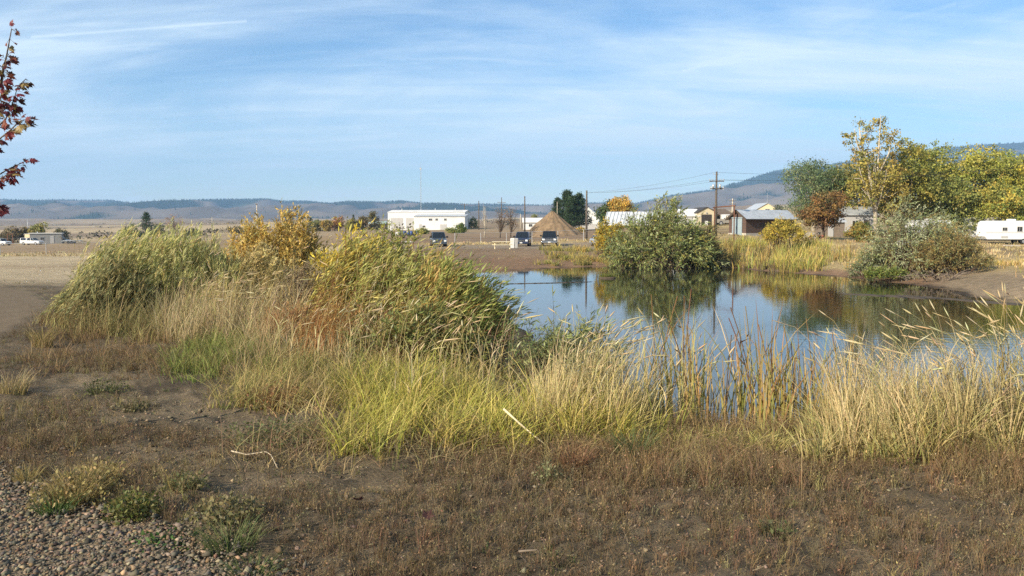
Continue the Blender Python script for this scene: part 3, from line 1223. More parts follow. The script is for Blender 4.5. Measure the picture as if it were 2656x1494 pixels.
# farm sheds and houses round about
p = spot(975, 330)
b = thing('green_roof_shed', 'small shed with pale teal roof left of the white workshop', 'shed', p)
gable(b, -2.6, 3.6, 0, 5, 2.1, .7, OLDWOOD, plain('teal_tin', (.33, .44, .44), .5, .2, noise=.1), .3)
panel(b, 'door', -1, .4, -.2, 1.7, 0, DARKWOOD)
p = spot(830, 330)
b = thing('grey_roof_shed', 'small shed with pale grey roof among the autumn trees', 'shed', p)
gable(b, -2, 2.2, 0, 5, 2.0, .7, GREYWALL, TIN, .3)
panel(b, 'door', -.6, .4, -.2, 1.7, 0, DARKWOOD)
p = spot(1386, 240)
b = thing('white_porch_house', 'low white house half hidden left of the earth pile', 'house', p)
gable(b, -3, 4.5, 0, 6, 2.1, 1.1, WHITE, WHITE, .4)
panel(b, 'window', -1.6, -.6, .8, 1.6, 0, GREYDOOR, .08, 'pane', GLASS)
p = spot(1527, 215)
b = thing('white_gable_house', 'white metal gabled house behind the dark pines', 'house', p, math.radians(-8))
gable(b, -3.1, 2.6, 0, 9, 3.1, 2.4, WHITESIDING, WHITE, .15, 'y')
panel(b, 'window', .1, .75, 1.6, 2.9, 0, GREYDOOR, .08, 'pane', GLASS)
panel(b, 'window', -2, -1.3, 1.6, 2.9, 0, GREYDOOR, .08, 'pane', GLASS)
MB().box(-3.15, 2.65, -.06, .0, -.4, 1.35).build('skirting', GREYDOOR, b)
p = spot(1640, 108)
b = thing('tin_roof_barn', 'barn with bright ribbed metal roof behind the shore willow', 'barn', p, math.radians(-14))
gable(b, -3.2, 4.2, 0, 6, 2.35, 1.45, OLDWOOD, plain('bright_tin', (.62, .64, .65), .4, .3, noise=.1, scale=1), .45)
rb = MB()
for q in range(18):
    x = -3.55 + q * .48
    rb.bar((x, -.45, 2.29), (x, 3.0, 3.97), .05, .05)
rb.build('roof_ribs', GALV, b)
MB().box(-3.66, -3.62, -.4, 6.4, 2.0, 2.2).build('fascia', TRIM_AND_SHADE, b)
p = spot(1798, 165)
b = thing('white_roof_shed', 'white roofed shed showing just right of the shore willow', 'shed', p)
gable(b, -3.5, 1.2, 0, 7, 1.9, 1.3, WHITE, WHITE, .25)
panel(b, 'door', -1.2, -.2, -.2, 1.6, 0, GREYDOOR)

# tan garage, its two bays flat panels coloured as inside shade
p = spot(1850, 165)
b = thing('tan_garage', 'tan metal garage with two dark panels as shaded bays behind the power pole', 'garage', p, math.radians(4))
gable(b, -3.2, .6, 0, 8, 2.35, 1.0, TANWALL, TRIM_AND_SHADE, .2, 'y', .1)
panel(b, 'bay_shade_panel', -2.35, -.35, -.3, 2.0, 0, TRIM_AND_SHADE)  # dark sheet on a solid wall, its colour standing in for shade inside
panel(b, 'white_cabinet', -1.7, -1.1, -.3, .75, -.12, WHITE)
panel(b, 'wall_lamp', -1.5, -1.25, 2.2, 2.4, 0, GALV, .15)
MB().box(.6, 4.2, 1.5, 8, -.4, 1.9).build('lean_to', TANWALL, b)
MB().loft([[(.6, .9, 1.9), (4.4, .9, 1.9), (4.4, .9, 2.02), (.6, .9, 2.02)], [(.6, 6.5, 3.1), (4.4, 6.5, 3.1), (4.4, 6.5, 3.22), (.6, 6.5, 3.22)]]).build('lean_to_roof', plain('brown_shingle', (.12, .085, .06), .9, noise=.3, scale=3), b)
panel(b, 'lean_to_shade_panel', 1.0, 2.1, -.3, 1.7, 1.5, TRIM_AND_SHADE)  # no real opening: lean-to shade painted as a flat dark panel
t = p + Vector((2.7, -.8, 0))
b = thing('cargo_trailer', 'white box trailer parked in the tan garage lean-to', 'trailer', t)
MB().box(-1.1, 1.3, 0, 2.6, .3, 2.0).build('body', CAR_WHITE, b, bevel=.06)
MB().box(.15, 1.2, -.03, 0, .4, 1.9).build('rear_door', WHITE, b)
for x in (-.8, -.45):
    for z in (.95, 1.25):
        MB().disc((x, -.02, z), (0, 1, 0), .1, .04, 12).build('round_decal', BLACKPL, b)
for x in (-1.05, 1.25):
    MB().disc((x, 1.3, .3), (1, 0, 0), .3, .16).build('wheel', TYRE, b)

# tan gabled building behind the brick shed
p = spot(1990, 165)
b = thing('cream_gable_barn', 'cream gabled barn peeking over the brick pump house roof', 'barn', p, 0)
gable(b, -2.4, 2.3, 0, 8, 2.6, 1.35, CREAM, TIN, .15, 'y', .1)
panel(b, 'window', -.5, .4, 2.3, 2.9, 0, GREYDOOR, .08, 'pane', GLASS)
MB().tube([(.2, 1, 3.9), (.2, 1, 6.0)], .03, 5).build('antenna', GALV, b)

# brick pump house
p = spot(1950, 105)
b = thing('brick_pump_house', 'dark brick pump house with grey metal roof and pale blue door', 'building', p, math.radians(30))
wl, rf = gable(b, -1.0, 7.4, 0, 2.9, 2.18, .95, BRICK, TIN, .32)
MB().box(-1.06, 7.46, -.06, 2.96, -.5, .36).build('foundation', CONCRETE, b)
mb = MB()
for y0, y1, z0, z1 in ((-.32, 1.45, 1.97, 3.13), (3.22, 1.45, 1.97, 3.13)):
    mb.bar((-1.335, y0, z0 + .02), (-1.335, y1, z1 + .02), .05, .22)
mb.build('barge_board', DARKWOOD, b)
panel(b, 'gable_boarding', .15, 2.75, 2.2, 2.32, -1.0, BLUEGREY, .05, face='-x')
dr = panel(b, 'door', .62, 2.28, -.35, 2.16, -1.0, BLUEGREY, .09, face='-x')
MB().box(-1.14, -1.09, 1.5, 1.56, .9, 1.2).build('handle', TRIM_AND_SHADE, dr)
panel(b, 'window', 1.5, 2.4, .75, 1.55, 0, DARKWOOD, .07, 'pane', GLASS)
panel(b, 'window', 4.2, 5.1, .75, 1.55, 0, DARKWOOD, .07, 'pane', GLASS)
MB().box(-1.3, 7.7, -.36, -.32, 1.96, 2.08).build('fascia', TRIM_AND_SHADE, b)
p = spot(2155, 106)
b = thing('low_concrete_wall', 'low pale concrete wall running right from the brick pump house', 'wall', spot(2085, 104), math.radians(2))
MB().box(-1.2, 2.0, -.15, .15, -.3, .6).build('coping_block', CONCRETE, b, bevel=.02)
MB().box(-1.25, 2.05, -.18, .18, .6, .66).build('cap', CONCRETE, b)
# woodpile
b = thing('wood_pile', 'heap of split brown firewood below the orange tree', 'firewood', spot(2118, 101))
for q in range(46):
    a = random.uniform(-1, 1)
    zz = random.uniform(0, .75) * (1 - abs(a)) + .08
    x, y = a * 1.05, random.uniform(-.4, .3)
    an_ = random.uniform(-.5, .5)
    o = MB().tube([(-.2, 0, 0), (.2, 0, 0)], [random.uniform(.06, .1)] * 2, 6).build('log', OLDWOOD if q % 3 else REDPL, b)
    o.location = (x, y, zz)
    o.rotation_euler = (random.uniform(-.4, .4), random.uniform(-.5, .5), 1.4 + an_)
# shed door behind orange tree
b = thing('grey_plank_shed', 'small grey plank shed in shade right of the orange tree', 'shed', spot(2158, 110))
gable(b, -1.3, 1.6, 0, 2.4, 1.9, .5, OLDWOOD, TIN, .2)
panel(b, 'door', -.55, .15, -.2, 1.55, 0, GREYDOOR)

# houses and trailers under the yellow trees
b = thing('pale_blue_house', 'pale house wall glimpsed through leaves under the cottonwood', 'house', spot(2225, 122), 0)
gable(b, -2.2, 2.6, 0, 6, 2.7, 1.1, GREYDOOR, TIN, .3)
panel(b, 'window', -.9, .1, 1.0, 1.9, 0, GREYDOOR, .08, 'pane', GLASS)
panel(b, 'door', .8, 1.6, -.2, 1.9, 0, DARKWOOD)
b = thing('long_white_mobile_home', 'long low white mobile home under the yellow trees behind the caravan', 'mobile home', spot(2545, 122), math.radians(-2))
MB().box(-5.2, 4.2, 0, 4, .1, 2.55).build('wall', plain('mobile_home_siding', (.58, .57, .53), .6, noise=.1, scale=.8, wave=(2.5, 'Z'), bump=.2), b)
MB().loft([[(-5.4, -.2, 2.55), (4.4, -.2, 2.55), (4.4, -.2, 3.05), (-5.4, -.2, 3.05)], [(-5.4, 4.2, 2.55), (4.4, 4.2, 2.55), (4.4, 4.2, 3.2), (-5.4, 4.2, 3.2)]]).build('roof', GREYDOOR, b)
MB().box(-5.25, 4.25, -.03, 0, .0, .5).build('skirting', GREYDOOR, b)
panel(b, 'window', -3.6, -2.4, 1.1, 1.9, 0, GREYDOOR, .07, 'pane', GLASS)
panel(b, 'window', -.6, .4, 1.1, 1.9, 0, GREYDOOR, .07, 'pane', GLASS)
b = thing('gabled_white_house', 'white gabled house behind the caravan under yellow leaves', 'house', spot(2590, 130), 0)
gable(b, -3.6, 3.2, 0, 6, 2.5, 1.35, WHITE, GREYDOOR, .35, 'y')
panel(b, 'window', -.6, .5, 1.1, 2.1, 0, GREYDOOR, .07, 'pane', GLASS)


# ------------------------------------------------------------------ caravans
def caravan(label, loc, rz, ln, h, stripe, group):
    b = thing('caravan', label, 'caravan', loc, rz, group)
    pr = [(-ln / 2 + .25, .55), (-ln / 2 - .05, .95), (-ln / 2, 1.6), (-ln / 2 + .12, h - .25), (-ln / 2 + .45, h), (ln / 2 - .15, h), (ln / 2, h - .15), (ln / 2, .55)]
    mb = MB()
    mb.loft([[(x, y, z) for x, z in pr] for y in (-1.15, 1.15)])
    bd = mb.build('body', CAR_WHITE, b, bevel=.05)
    for z0, z1 in ((1.35, 1.40), (1.46, 1.49)):
        MB().box(-ln / 2 + .08, ln / 2 - .02, -1.165, -1.15, z0, z1).build('stripe', stripe, b)
    for x0, x1, z0, z1 in ((-ln / 2 + 2.0, -ln / 2 + 2.6, 1.6, 2.05), (-ln / 2 + 3.75, -ln / 2 + 4.4, 1.5, 2.15), (-ln / 2 + 4.7, -ln / 2 + 5.15, 1.7, 2.0)):
        panel(b, 'window', x0, x1, z0, z1, -1.15, GREYDOOR, .05, 'pane', GLASS, .05)
    panel(b, 'door', ln / 2 - 1.4, ln / 2 - .75, .65, 2.35, -1.15, WHITE, .04)
    panel(b, 'locker_hatch', -ln / 2 + 1.9, -ln / 2 + 2.7, .72, 1.0, -1.15, GREYDOOR, .03)
    for x in (ln / 2 - 2.6, ln / 2 - 1.75):
        for y in (-1.05, 1.05):
            wv = MB().disc((x, y, .33), (0, 1, 0), .33, .2, 18).build('wheel', TYRE, b)
            MB().disc((x, y - .09, .33), (0, 1, 0), .19, .06, 14).build('rim', RIM, wv)
    MB().box(-ln / 2 + .2, ln / 2 - .2, -1.0, 1.0, .42, .54).build('chassis', BLACKPL, b)
    MB().bar((-ln / 2 - 1.0, 0, .48), (-ln / 2 + .4, .4, .48), .08).bar((-ln / 2 - 1.0, 0, .48), (-ln / 2 + .4, -.4, .48), .08).build('hitch', BLACKPL, b)
    MB().tube([(-ln / 2 - .8, 0, .5), (-ln / 2 - .8, 0, 0)], .04).build('jack_stand', GALV, b)
    MB().box(-.4, .4, -.4, .4, h, h + .22).build('roof_unit', WHITE, b, bevel=.04)
    return b


caravan('white travel caravan with grey stripe at the right edge', spot(2620, 106), math.radians(-3), 7.2, 2.85, GREYDOOR, 'caravans under the trees')
caravan('second white caravan mostly hidden behind the silvery willow', spot(2405, 116), math.radians(4), 5.2, 2.45, BLUEGREY, 'caravans under the trees')
b = thing('concrete_block', 'pale low concrete slab lying below the caravan', 'slab', spot(2620, 100), .05)
MB().box(-.8, 1.2, -.2, .2, -.05, .14).build('slab_top', CONCRETE, b, bevel=.02)
MB().box(-.7, 1.1, -.15, .15, -.2, -.05).build('footing', CONCRETE, b)
b = thing('parked_boat', 'overturned pale boat hull lying behind the silvery willow', 'boat', spot(2345, 88), .3)
MB().loft([[(-1.5, -.1, 0), (-1.5, .1, 0), (-1.5, .05, .15), (-1.5, -.05, .15)], [(-.6, -.5, 0), (-.6, .5, 0), (-.6, .3, .5), (-.6, -.3, .5)], [(1.2, -.6, 0), (1.2, .6, 0), (1.2, .35, .55), (1.2, -.35, .55)]]).build('hull', WHITE, b, True)
MB().bar((-1.4, 0, .2), (1.15, 0, .58), .06).build('keel', GREYDOOR, b)

# white shed at the far left
b = thing('portable_office', 'boxy cream and grey portable office beyond the left fence', 'hut', spot(105, 228), math.radians(20))
MB().box(-2.2, 5.3, -1.6, 1.8, 0, 2.75).build('wall', GREYWALL, b)
MB().box(-2.24, -2.2, -1.62, 1.82, 0, 2.75).build('end_wall', CREAM, b)
MB().box(-2.45, 5.5, -1.8, 2.0, 2.75, 2.92).build('roof', WHITE, b)
panel(b, 'window', .2, 1.2, 1.0, 1.9, -1.6, GREYDOOR, .07, 'pane', GLASS)
panel(b, 'door', 2.6, 3.5, .1, 2.1, -1.6, GREYDOOR)
MB().box(-3.2, -2.25, -.6, .4, .5, 1.4).build('cooling_unit', GALV, b)
MB().tube([(-.6, 0, 2.9), (-.6, 0, 3.25)], .12, 8).build('roof_vent', GALV, b)
b2 = thing('cream_storage_box', 'taller cream storage box attached left of the portable office', 'hut', spot(80, 230), math.radians(8))
MB().box(-.9, 1.9, -1.5, 1.0, 0, 2.7).build('wall', CREAM, b2)
MB().box(-1.0, 2.0, -1.6, 1.1, 2.7, 2.8).build('roof', GALV, b2)
panel(b2, 'window', .5, 1.1, .9, 1.5, -1.5, GREYDOOR, .07, 'pane', GLASS)
b = thing('timber_frame', 'bare brown timber doorframe standing in the left yard', 'frame', spot(27, 232), .2)
for x in (-.65, .65):
    MB().box(x - .09, x + .09, -.09, .09, -.2, 2.7).build('post', RUST, b)
MB().box(-.74, .74, -.09, .09, 2.7, 2.85).build('lintel', RUST, b)


# ================================================================== VEHICLES
def vehicle(name, label, kind, paint, loc, rz, group=None, canopy=False):
    """front towards local -y"""
    b = thing(name, label, kind, loc, rz, group)
    pick = kind == 'pickup truck'
    suv = kind in ('suv', 'pickup truck')
    ln = 5.5 if pick else (4.6 if suv else 4.5)
    hw = .96 if pick else .9
    hood = 1.12 if pick else (1.02 if suv else .9)
    roof = 1.86 if pick else (1.76 if suv else 1.43)
    gc = .34 if pick else .28
    y0 = -ln / 2
    cab0 = y0 + (1.45 if pick else 1.15)
    cab1 = y0 + (3.5 if pick else (4.35 if suv else 3.75))

    def ring(y, w_, z0, z1, ch=.09):
        return [(-w_ + ch, y, z0), (w_ - ch, y, z0), (w_, y, z0 + ch), (w_, y, z1 - ch * 1.4), (w_ - ch * 1.2, y, z1), (-w_ + ch * 1.2, y, z1), (-w_, y, z1 - ch * 1.4), (-w_, y, z0 + ch)]
    mb = MB()
    end = y0 + 3.55 if (pick and not canopy) else y0 + ln
    rs = [ring(y0, hw - .14, gc + .12, hood - .22), ring(y0 + .12, hw - .03, gc, hood - .1), ring(y0 + .5, hw, gc, hood - .03), ring(cab0, hw, gc, hood + .02),
          ring(cab1, hw, gc, hood + .02)]
    if pick:
        rs += [ring(y0 + 3.55, hw, gc, hood + .02)]
        mb.loft(rs)
        for s in (-1, 1):
            mb.box(min(s * hw, s * (hw - .12)), max(s * hw, s * (hw - .12)), y0 + 3.55, y0 + ln, gc + .1, hood + .02)
        mb.box(-hw + .12, hw - .12, y0 + ln - .08, y0 + ln, gc + .15, hood)
        mb.box(-hw + .12, hw - .12, y0 + 3.55, y0 + ln - .08, gc + .15, gc + .35)
    else:
        rs += [ring(y0 + ln - .15, hw - .02, gc, hood), ring(y0 + ln, hw - .12, gc + .12, hood - .12)]
        mb.loft(rs)
    mb.build('body', paint, b, bevel=.03)
    # cabin
    fw, rw = (.62, .25) if pick else ((.75, .35) if suv else (.85, .75))
    cb = [(-hw + .05, cab0, hood), (hw - .05, cab0, hood), (hw - .05, cab1, hood), (-hw + .05, cab1, hood)]
    ct = [(-hw + .2, cab0 + fw, roof), (hw - .2, cab0 + fw, roof), (hw - .2, cab1 - rw, roof), (-hw + .2, cab1 - rw, roof)]
    MB().loft([cb, ct]).build('cabin', paint, b, bevel=.04)

    def pane(name, q, inset=.1, out_=.012):
        q = [Vector(a) for a in q]
        c = sum(q, Vector()) / 4
        n_ = (q[1] - q[0]).cross(q[3] - q[0]).normalized()
        r = [a.lerp(c, inset) + n_ * out_ for a in q]
        r2 = [a - n_ * .02 for a in r]
        MB().loft([r2, r]).build(name, GLASS, b)
    pane('windscreen', [cb[0], cb[1], ct[1], ct[0]], .1)
    pane('rear_window', [cb[2], cb[3], ct[3], ct[2]], .14)
    for s, (i0, i1) in ((1, (1, 2)), (-1, (3, 0))):
        B0, B1, T1, T0 = (Vector(cb[i0]), Vector(cb[i1]), Vector(ct[i1]), Vector(ct[i0]))
        ks = (0, .5, 1) if suv and not pick else (0, .55, 1)
        for a, c_ in zip(ks[:-1], ks[1:]):
            pane('side_window', [B0.lerp(B1, a), B0.lerp(B1, c_), T0.lerp(T1, c_), T0.lerp(T1, a)], .13)
    if canopy:
        q0 = [(-hw + .02, cab1 + .03, hood), (hw - .02, cab1 + .03, hood), (hw - .02, y0 + ln, hood), (-hw + .02, y0 + ln, hood)]
        q1 = [(-hw + .15, cab1 + .06, roof - .03), (hw - .15, cab1 + .06, roof - .03), (hw - .15, y0 + ln - .15, roof - .03), (-hw + .15, y0 + ln - .15, roof - .03)]
        MB().loft([q0, q1]).build('canopy', paint, b, bevel=.04)
        pane('canopy_window', [q0[1], q0[2], q1[2], q1[1]], .2)
        pane('canopy_window', [q0[3], q0[0], q1[0], q1[3]], .2)
    # front
    MB().box(-hw * .52, hw * .52, y0 - .02, y0 + .1, hood - .48, hood - .2).build('grille', CHROME if pick else BLACKPL, b)
    for z in (hood - .40, hood - .30):
        MB().box(-hw * .48, hw * .48, y0 - .035, y0 - .02, z - .02, z + .02).build('grille_bar', BLACKPL if pick else CHROME, b)
    for s in (-1, 1):
        x0, x1 = sorted((s * hw * .56, s * hw * .9))
        MB().box(x0, x1, y0 - .015, y0 + .12, hood - .42, hood - .2).build('headlight', LAMP, b, bevel=.03)
        MB().box(min(s * hw * .98, s * (hw + .24)), max(s * hw * .98, s * (hw + .24)), cab0 + .3, cab0 + .42, hood + .05, hood + .26).build('mirror', BLACKPL, b, bevel=.03)
        MB().box(min(s * hw * .6, s * hw * .9), max(s * hw * .6, s * hw * .9), y0 + ln - .01, y0 + ln + .02, hood - .4, hood - .1).build('tail_light', REDPL, b)
    MB().box(-hw + .04, hw - .04, y0 - .09, y0 + .1, gc + .06, gc + .27).build('front_bumper', CHROME if pick else paint, b, bevel=.03)
    MB().box(-hw + .04, hw - .04, y0 + ln - .05, y0 + ln + .07, gc + .1, gc + .28).build('rear_bumper', CHROME if pick else paint, b, bevel=.03)
    MB().box(-.16, .16, y0 - .105, y0 - .09, gc + .1, gc + .22).build('number_plate', WHITE, b)
    R = .39 if pick else .34
    for y in (y0 + .95, y0 + ln - 1.05):
        for s in (-1, 1):
            wv = MB().disc((s * (hw - .1), y, R), (1, 0, 0), R, .23, 20).build('wheel', TYRE, b)
            MB().disc((s * (hw + .02), y, R), (1, 0, 0), R * .6, .03, 16).build('rim', RIM, wv)
    return b


G = 'vehicles parked beyond the pond'
vehicle('parked_suv', 'slate blue estate car parked left of the picnic table', 'suv', CAR_SLATE, spot(1137, 104), math.radians(9), G)
vehicle('parked_suv', 'navy blue car parked right beside the picnic table', 'suv', CAR_NAVY, spot(1356, 106), math.radians(-6), G)
vehicle('parked_pickup', 'black pickup with chrome bumper parked in front of the earth pile', 'pickup truck', CAR_BLACK, spot(1425, 108), math.radians(-3), G)
vehicle('parked_car', 'silver car half hidden left of the shore willow', 'car', CAR_SILVER, spot(1560, 104), math.radians(12), G)
vehicle('parked_pickup', 'tan pickup parked side-on before the tan garage', 'pickup truck', CAR_TAN, spot(1893, 156), math.radians(84), G)
vehicle('parked_pickup', 'white pickup with white canopy parked by the portable office', 'pickup truck', CAR_WHITE, spot(83, 219), math.radians(80), G, True)
vehicle('parked_pickup', 'white pickup cut by the left edge of the picture', 'pickup truck', CAR_WHITE, spot(2, 216), math.radians(70), G)
vehicle('parked_pickup', 'dark pickup parked just right of the portable office', 'pickup truck', CAR_BLACK, spot(156, 232), math.radians(75), G)
# flatbed trailer
b = thing('flatbed_trailer', 'low silver flatbed trailer right of the dark pickup', 'trailer', spot(190, 226), math.radians(8))
MB().box(-2.6, 2.0, -1, 1, .62, .74).build('bed', GALV, b)
MB().bar((2.0, 0, .6), (3.3, 0, .5), .12).build('hitch', BLACKPL, b)
for x in (-.9, 0):
    for y in (-1.05, 1.05):
        MB().disc((x, y, .36), (0, 1, 0), .36, .2, 16).build('wheel', TYRE, b)
for q in range(5):
    MB().bar((-2.4, -.8 + q * .4, .8 + .1 * (q % 2)), (1.8, -.8 + q * .4, .85), .1, .08).build('load_rail', GALV if q % 2 else CHROME, b)

# barrels and crates loaded by the workshop
b = thing('loaded_trailer', 'trailer loaded with blue and white barrels before the workshop', 'trailer', spot(1058, 172), .1)
MB().box(-2.6, 2.2, -.8, .8, .35, .5).build('bed', OLDWOOD, b)
for x in (-1.4, -.6, .1, .8, 1.5):
    for y in (-.4, .35):
        m_ = random.choice([BLUEPL, WHITE, BLACKPL, BLUEPL, CAR_SILVER])
        MB().disc((x + random.uniform(-.1, .1), y, .95), (0, 0, 1), .3, .88, 14).build('barrel', m_, b, True)
MB().box(-2.5, -1.9, -.5, .4, .5, 1.2).build('crate', WHITE, b)
for x in (-.8, .6):
    MB().disc((x, -.85, .3), (0, 1, 0), .3, .18, 16).build('wheel', TYRE, b)
b = thing('small_table', 'small rusty table glimpsed left of the slate car', 'table', spot(1058, 96), .1)
MB().box(-.75, .75, -.4, .4, .72, .8).build('table_top', WHITE, b)
for x in (-.65, .65):
    for y in (-.3, .3):
        MB().box(x - .04, x + .04, y - .04, y + .04, -.1, .72).build('leg', RUST, b)

# picnic table: cream pipe frame, plank top and benches
b = thing('picnic_table', 'cream picnic table with pipe frame on the bare bank', 'picnic table', spot(1303, 91), math.radians(3))
for q in range(3):
    MB().box(-1.1, 1.1, -.38 + q * .26, -.14 + q * .26, .76, .81).build('top_plank', CREAM, b)
for y in (-.78, .62):
    MB().box(-1.1, 1.1, y, y + .26, .44, .49).build('bench_plank', CREAM, b)
for x in (-.8, .8):
    MB().tube([(x, -.2, .75), (x, -.42, -.1)], .04).tube([(x, .2, .75), (x, .42, -.1)], .04).build('leg', CREAM, b)
    MB().tube([(x, -.7, .42), (x, .7, .42)], .035).build('bench_arm', CREAM, b)
    MB().tube([(x, 0, .42), (x * .15, 0, .74)], .03).build('brace', CREAM, b)
# litter bins beside the table
for px, lb, w_, m_ in ((1329, 'white square bin standing right of the picnic table', .22, WHITE), (1339, 'pale grey bin between picnic table and navy car', .19, GREYDOOR)):
    b = thing('litter_bin', lb, 'bin', spot(px, 97), .1, 'bins by the picnic table')
    MB().loft([[(-w_ * .85, -w_ * .85, -.05), (w_ * .85, -w_ * .85, -.05), (w_ * .85, w_ * .85, -.05), (-w_ * .85, w_ * .85, -.05)], [(-w_, -w_, .98), (w_, -w_, .98), (w_, w_, .98), (-w_, w_, .98)]]).build('bin_body', m_, b, bevel=.03)
    MB().loft([[(-w_ * 1.06, -w_ * 1.06, .98), (w_ * 1.06, -w_ * 1.06, .98), (w_ * 1.06, w_ * 1.06, .98), (-w_ * 1.06, w_ * 1.06, .98)], [(-w_ * .8, -w_ * .8, 1.12), (w_ * .8, -w_ * .8, 1.12), (w_ * .8, w_ * .8, 1.12), (-w_ * .8, w_ * .8, 1.12)]]).build('lid', m_, b)


# ================================================================== POLES, FENCES, FRAMES
def pole(label, px, D, py_top, arms=(), r=.14, lean=0.0, mat=None, extra=None):
    p = spot(px, D)
    h = zat(py_top, D) - p.z
    b = thing('utility_pole', label, 'pole', p, 0, 'utility poles')
    MB().tube([(0, 0, -.3), (lean * h * .5, 0, h * .5), (lean * h, 0, h)], [r, r * .85, r * .65], 8).build('post', mat or POLEWOOD, b, True)
    for dz, wv in arms:
        z = h - dz
        a = MB().box(-wv / 2 + lean * z, wv / 2 + lean * z, -.17, -.05, z - .06, z + .06).build('crossarm', POLEWOOD, b)
        for s in (-.48, -.3, .3, .48):
            MB().tube([(s * wv + lean * z, -.11, z + .06), (s * wv + lean * z, -.11, z + .26)], [.035, .06], 6).build('insulator', GALV, a)
    return b, h


up, uh = pole('tall utility pole with two crossarms and transformers behind the willow', 1856, 103, 445, ((1.15, 1.75), (2.05, 1.55)), .16)
for x in (-.42, .38):
    MB().disc((x, -.22, uh - 1.75), (0, 0, 1), .13, .5, 12).build('transformer', GALV, up, True)
for x in (-.75, -.6, .8):
    MB().tube([(x, -.12, uh - 2.2), (x, -.12, uh - 1.75)], .035, 6).build('fuse_cutout', GALV, up)
for x in (-.18, .18):
    MB().tube([(0, 0, uh - .35), (x * 2, 0, uh - .3), (x * 2, 0, uh - .12)], .03, 5).build('top_pin', GALV, up)
pole('bare dark pole standing right of the pine clump', 1521, 122, 494, (), .17)
pole('bare dark pole left of the earth pile', 1361, 165, 509, (), .16)
pole('power pole with single crossarm behind the bare tree', 1301, 260, 512, ((1.6, 2.6),), .17)
pole('thin dark pole right of the white workshop', 1242, 250, 521, (), .17)
pole('power pole with crossarm at the workshop corner', 1205, 300, 527, ((.5, 2.6),), .17)
pole('distant pole with crossarm right of the tall utility pole', 1899, 190, 515, ((.5, 1.6), (1.2, 1.6)), .18, mat=PALEBARK)
pole('pale pole with dark top above the yellow bush', 668, 190, 529, ((.1, .5),), .13, mat=PALEBARK)
pole('short pale pole on the plain left of the yellow bush', 551, 300, 563, (), .13, mat=PALEBARK)
pole('thin pale flagpole in front of the pine clump', 1445, 175, 523, (), .07, mat=PALEBARK)
pole('short pale post left of the earth pile', 1350, 220, 555, (), .12, mat=PALEBARK)
pole('thin pale mast behind the portable office', 73, 400, 567, (), .1, mat=GALV)

# lattice radio mast
p = spot(1092, 300)
h = zat(428, 300) - p.z
b = thing('radio_mast', 'tall thin lattice radio mast behind the white workshop', 'radio mast', p)
for q in range(3):
    a = q * 2.094
    MB().tube([(.2 * math.cos(a), .2 * math.sin(a), 0), (.2 * math.cos(a), .2 * math.sin(a), h * .96)], .03, 4).build('rail', GALV, b)
mb = MB()
for q in range(int(h / .8)):
    for s in range(3):
        a, c_ = s * 2.094, (s + 1) * 2.094
        mb.tube([(.2 * math.cos(a), .2 * math.sin(a), q * .8), (.2 * math.cos(c_), .2 * math.sin(c_), q * .8 + .7)], .012, 3, False)
mb.build('lattice', GALV, b)
MB().tube([(0, 0, h * .96), (0, 0, h * 1.05)], .02, 4).build('aerial', GALV, b)
MB().box(-.3, .3, -.2, .2, h * .93, h * .955).build('beacon', GALV, b)

# rusty pipe frame
pa, pb_ = spot(1852, 92), spot(1903, 88)
b = thing('rusty_pipe_frame', 'tall rusty pipe goal frame standing in the reeds', 'frame', pa)
q = pb_ - pa
top = zat(538, 92) - pa.z
MB().tube([(0, 0, -.2), (0, 0, top)], .06, 8).build('upright', RUST, b, True)
MB().tube([(q.x, q.y, q.z - .2), (q.x, q.y, top + .02)], .06, 8).build('upright', RUST, b, True)
MB().tube([(-.12, .05, top + .0), (q.x + .1, q.y, top + .1)], .065, 8).build('crossbar', RUST, b, True)


def fence(label, pts, posts_step, h, group, rails=2):
    P = [Vector(p) for p in pts]
    b = thing('wire_fence', label, 'fence', P[0], 0, group)
    o = P[0]
    tot = []
    for a, c_ in zip(P[:-1], P[1:]):
        n_ = max(1, int((c_ - a).length / posts_step))
        tot += [a.lerp(c_, q / n_) for q in range(n_)]
    tot.append(P[-1])
    tot = [Vector((t_.x, t_.y, ground(t_.x, t_.y))) for t_ in tot]
    for t_ in tot:
        l = t_ - o
        MB().tube([l + Vector((0, 0, -.2)), l + Vector((0, 0, h))], .035, 6).build('post', GALV, b)
    zs = [h - .04] + [h * q / 5 for q in range(1, 5)]
    for qi, z in enumerate(zs):
        MB().tube([t_ - o + Vector((0, 0, z)) for t_ in tot], .022 if qi == 0 else .006, 4, False).build('top_rail' if qi == 0 else 'wire', GALV, b)
    return b


fence('wire fence with thin steel posts across the left field', [spot(-120, 112), spot(120, 114), spot(260, 118), spot(420, 124), spot(600, 130)], 4.2, 1.55, 'wire fences')
fence('wire fence with thin steel posts behind the parked cars', [spot(1180, 117), spot(1380, 118), spot(1580, 119), spot(1700, 120)], 3.3, 1.6, 'wire fences')
fence('short dark wire fence in front of the portable office', [spot(-30, 205), spot(60, 208), spot(120, 211), spot(215, 216)], 5.5, 1.9, 'wire fences')

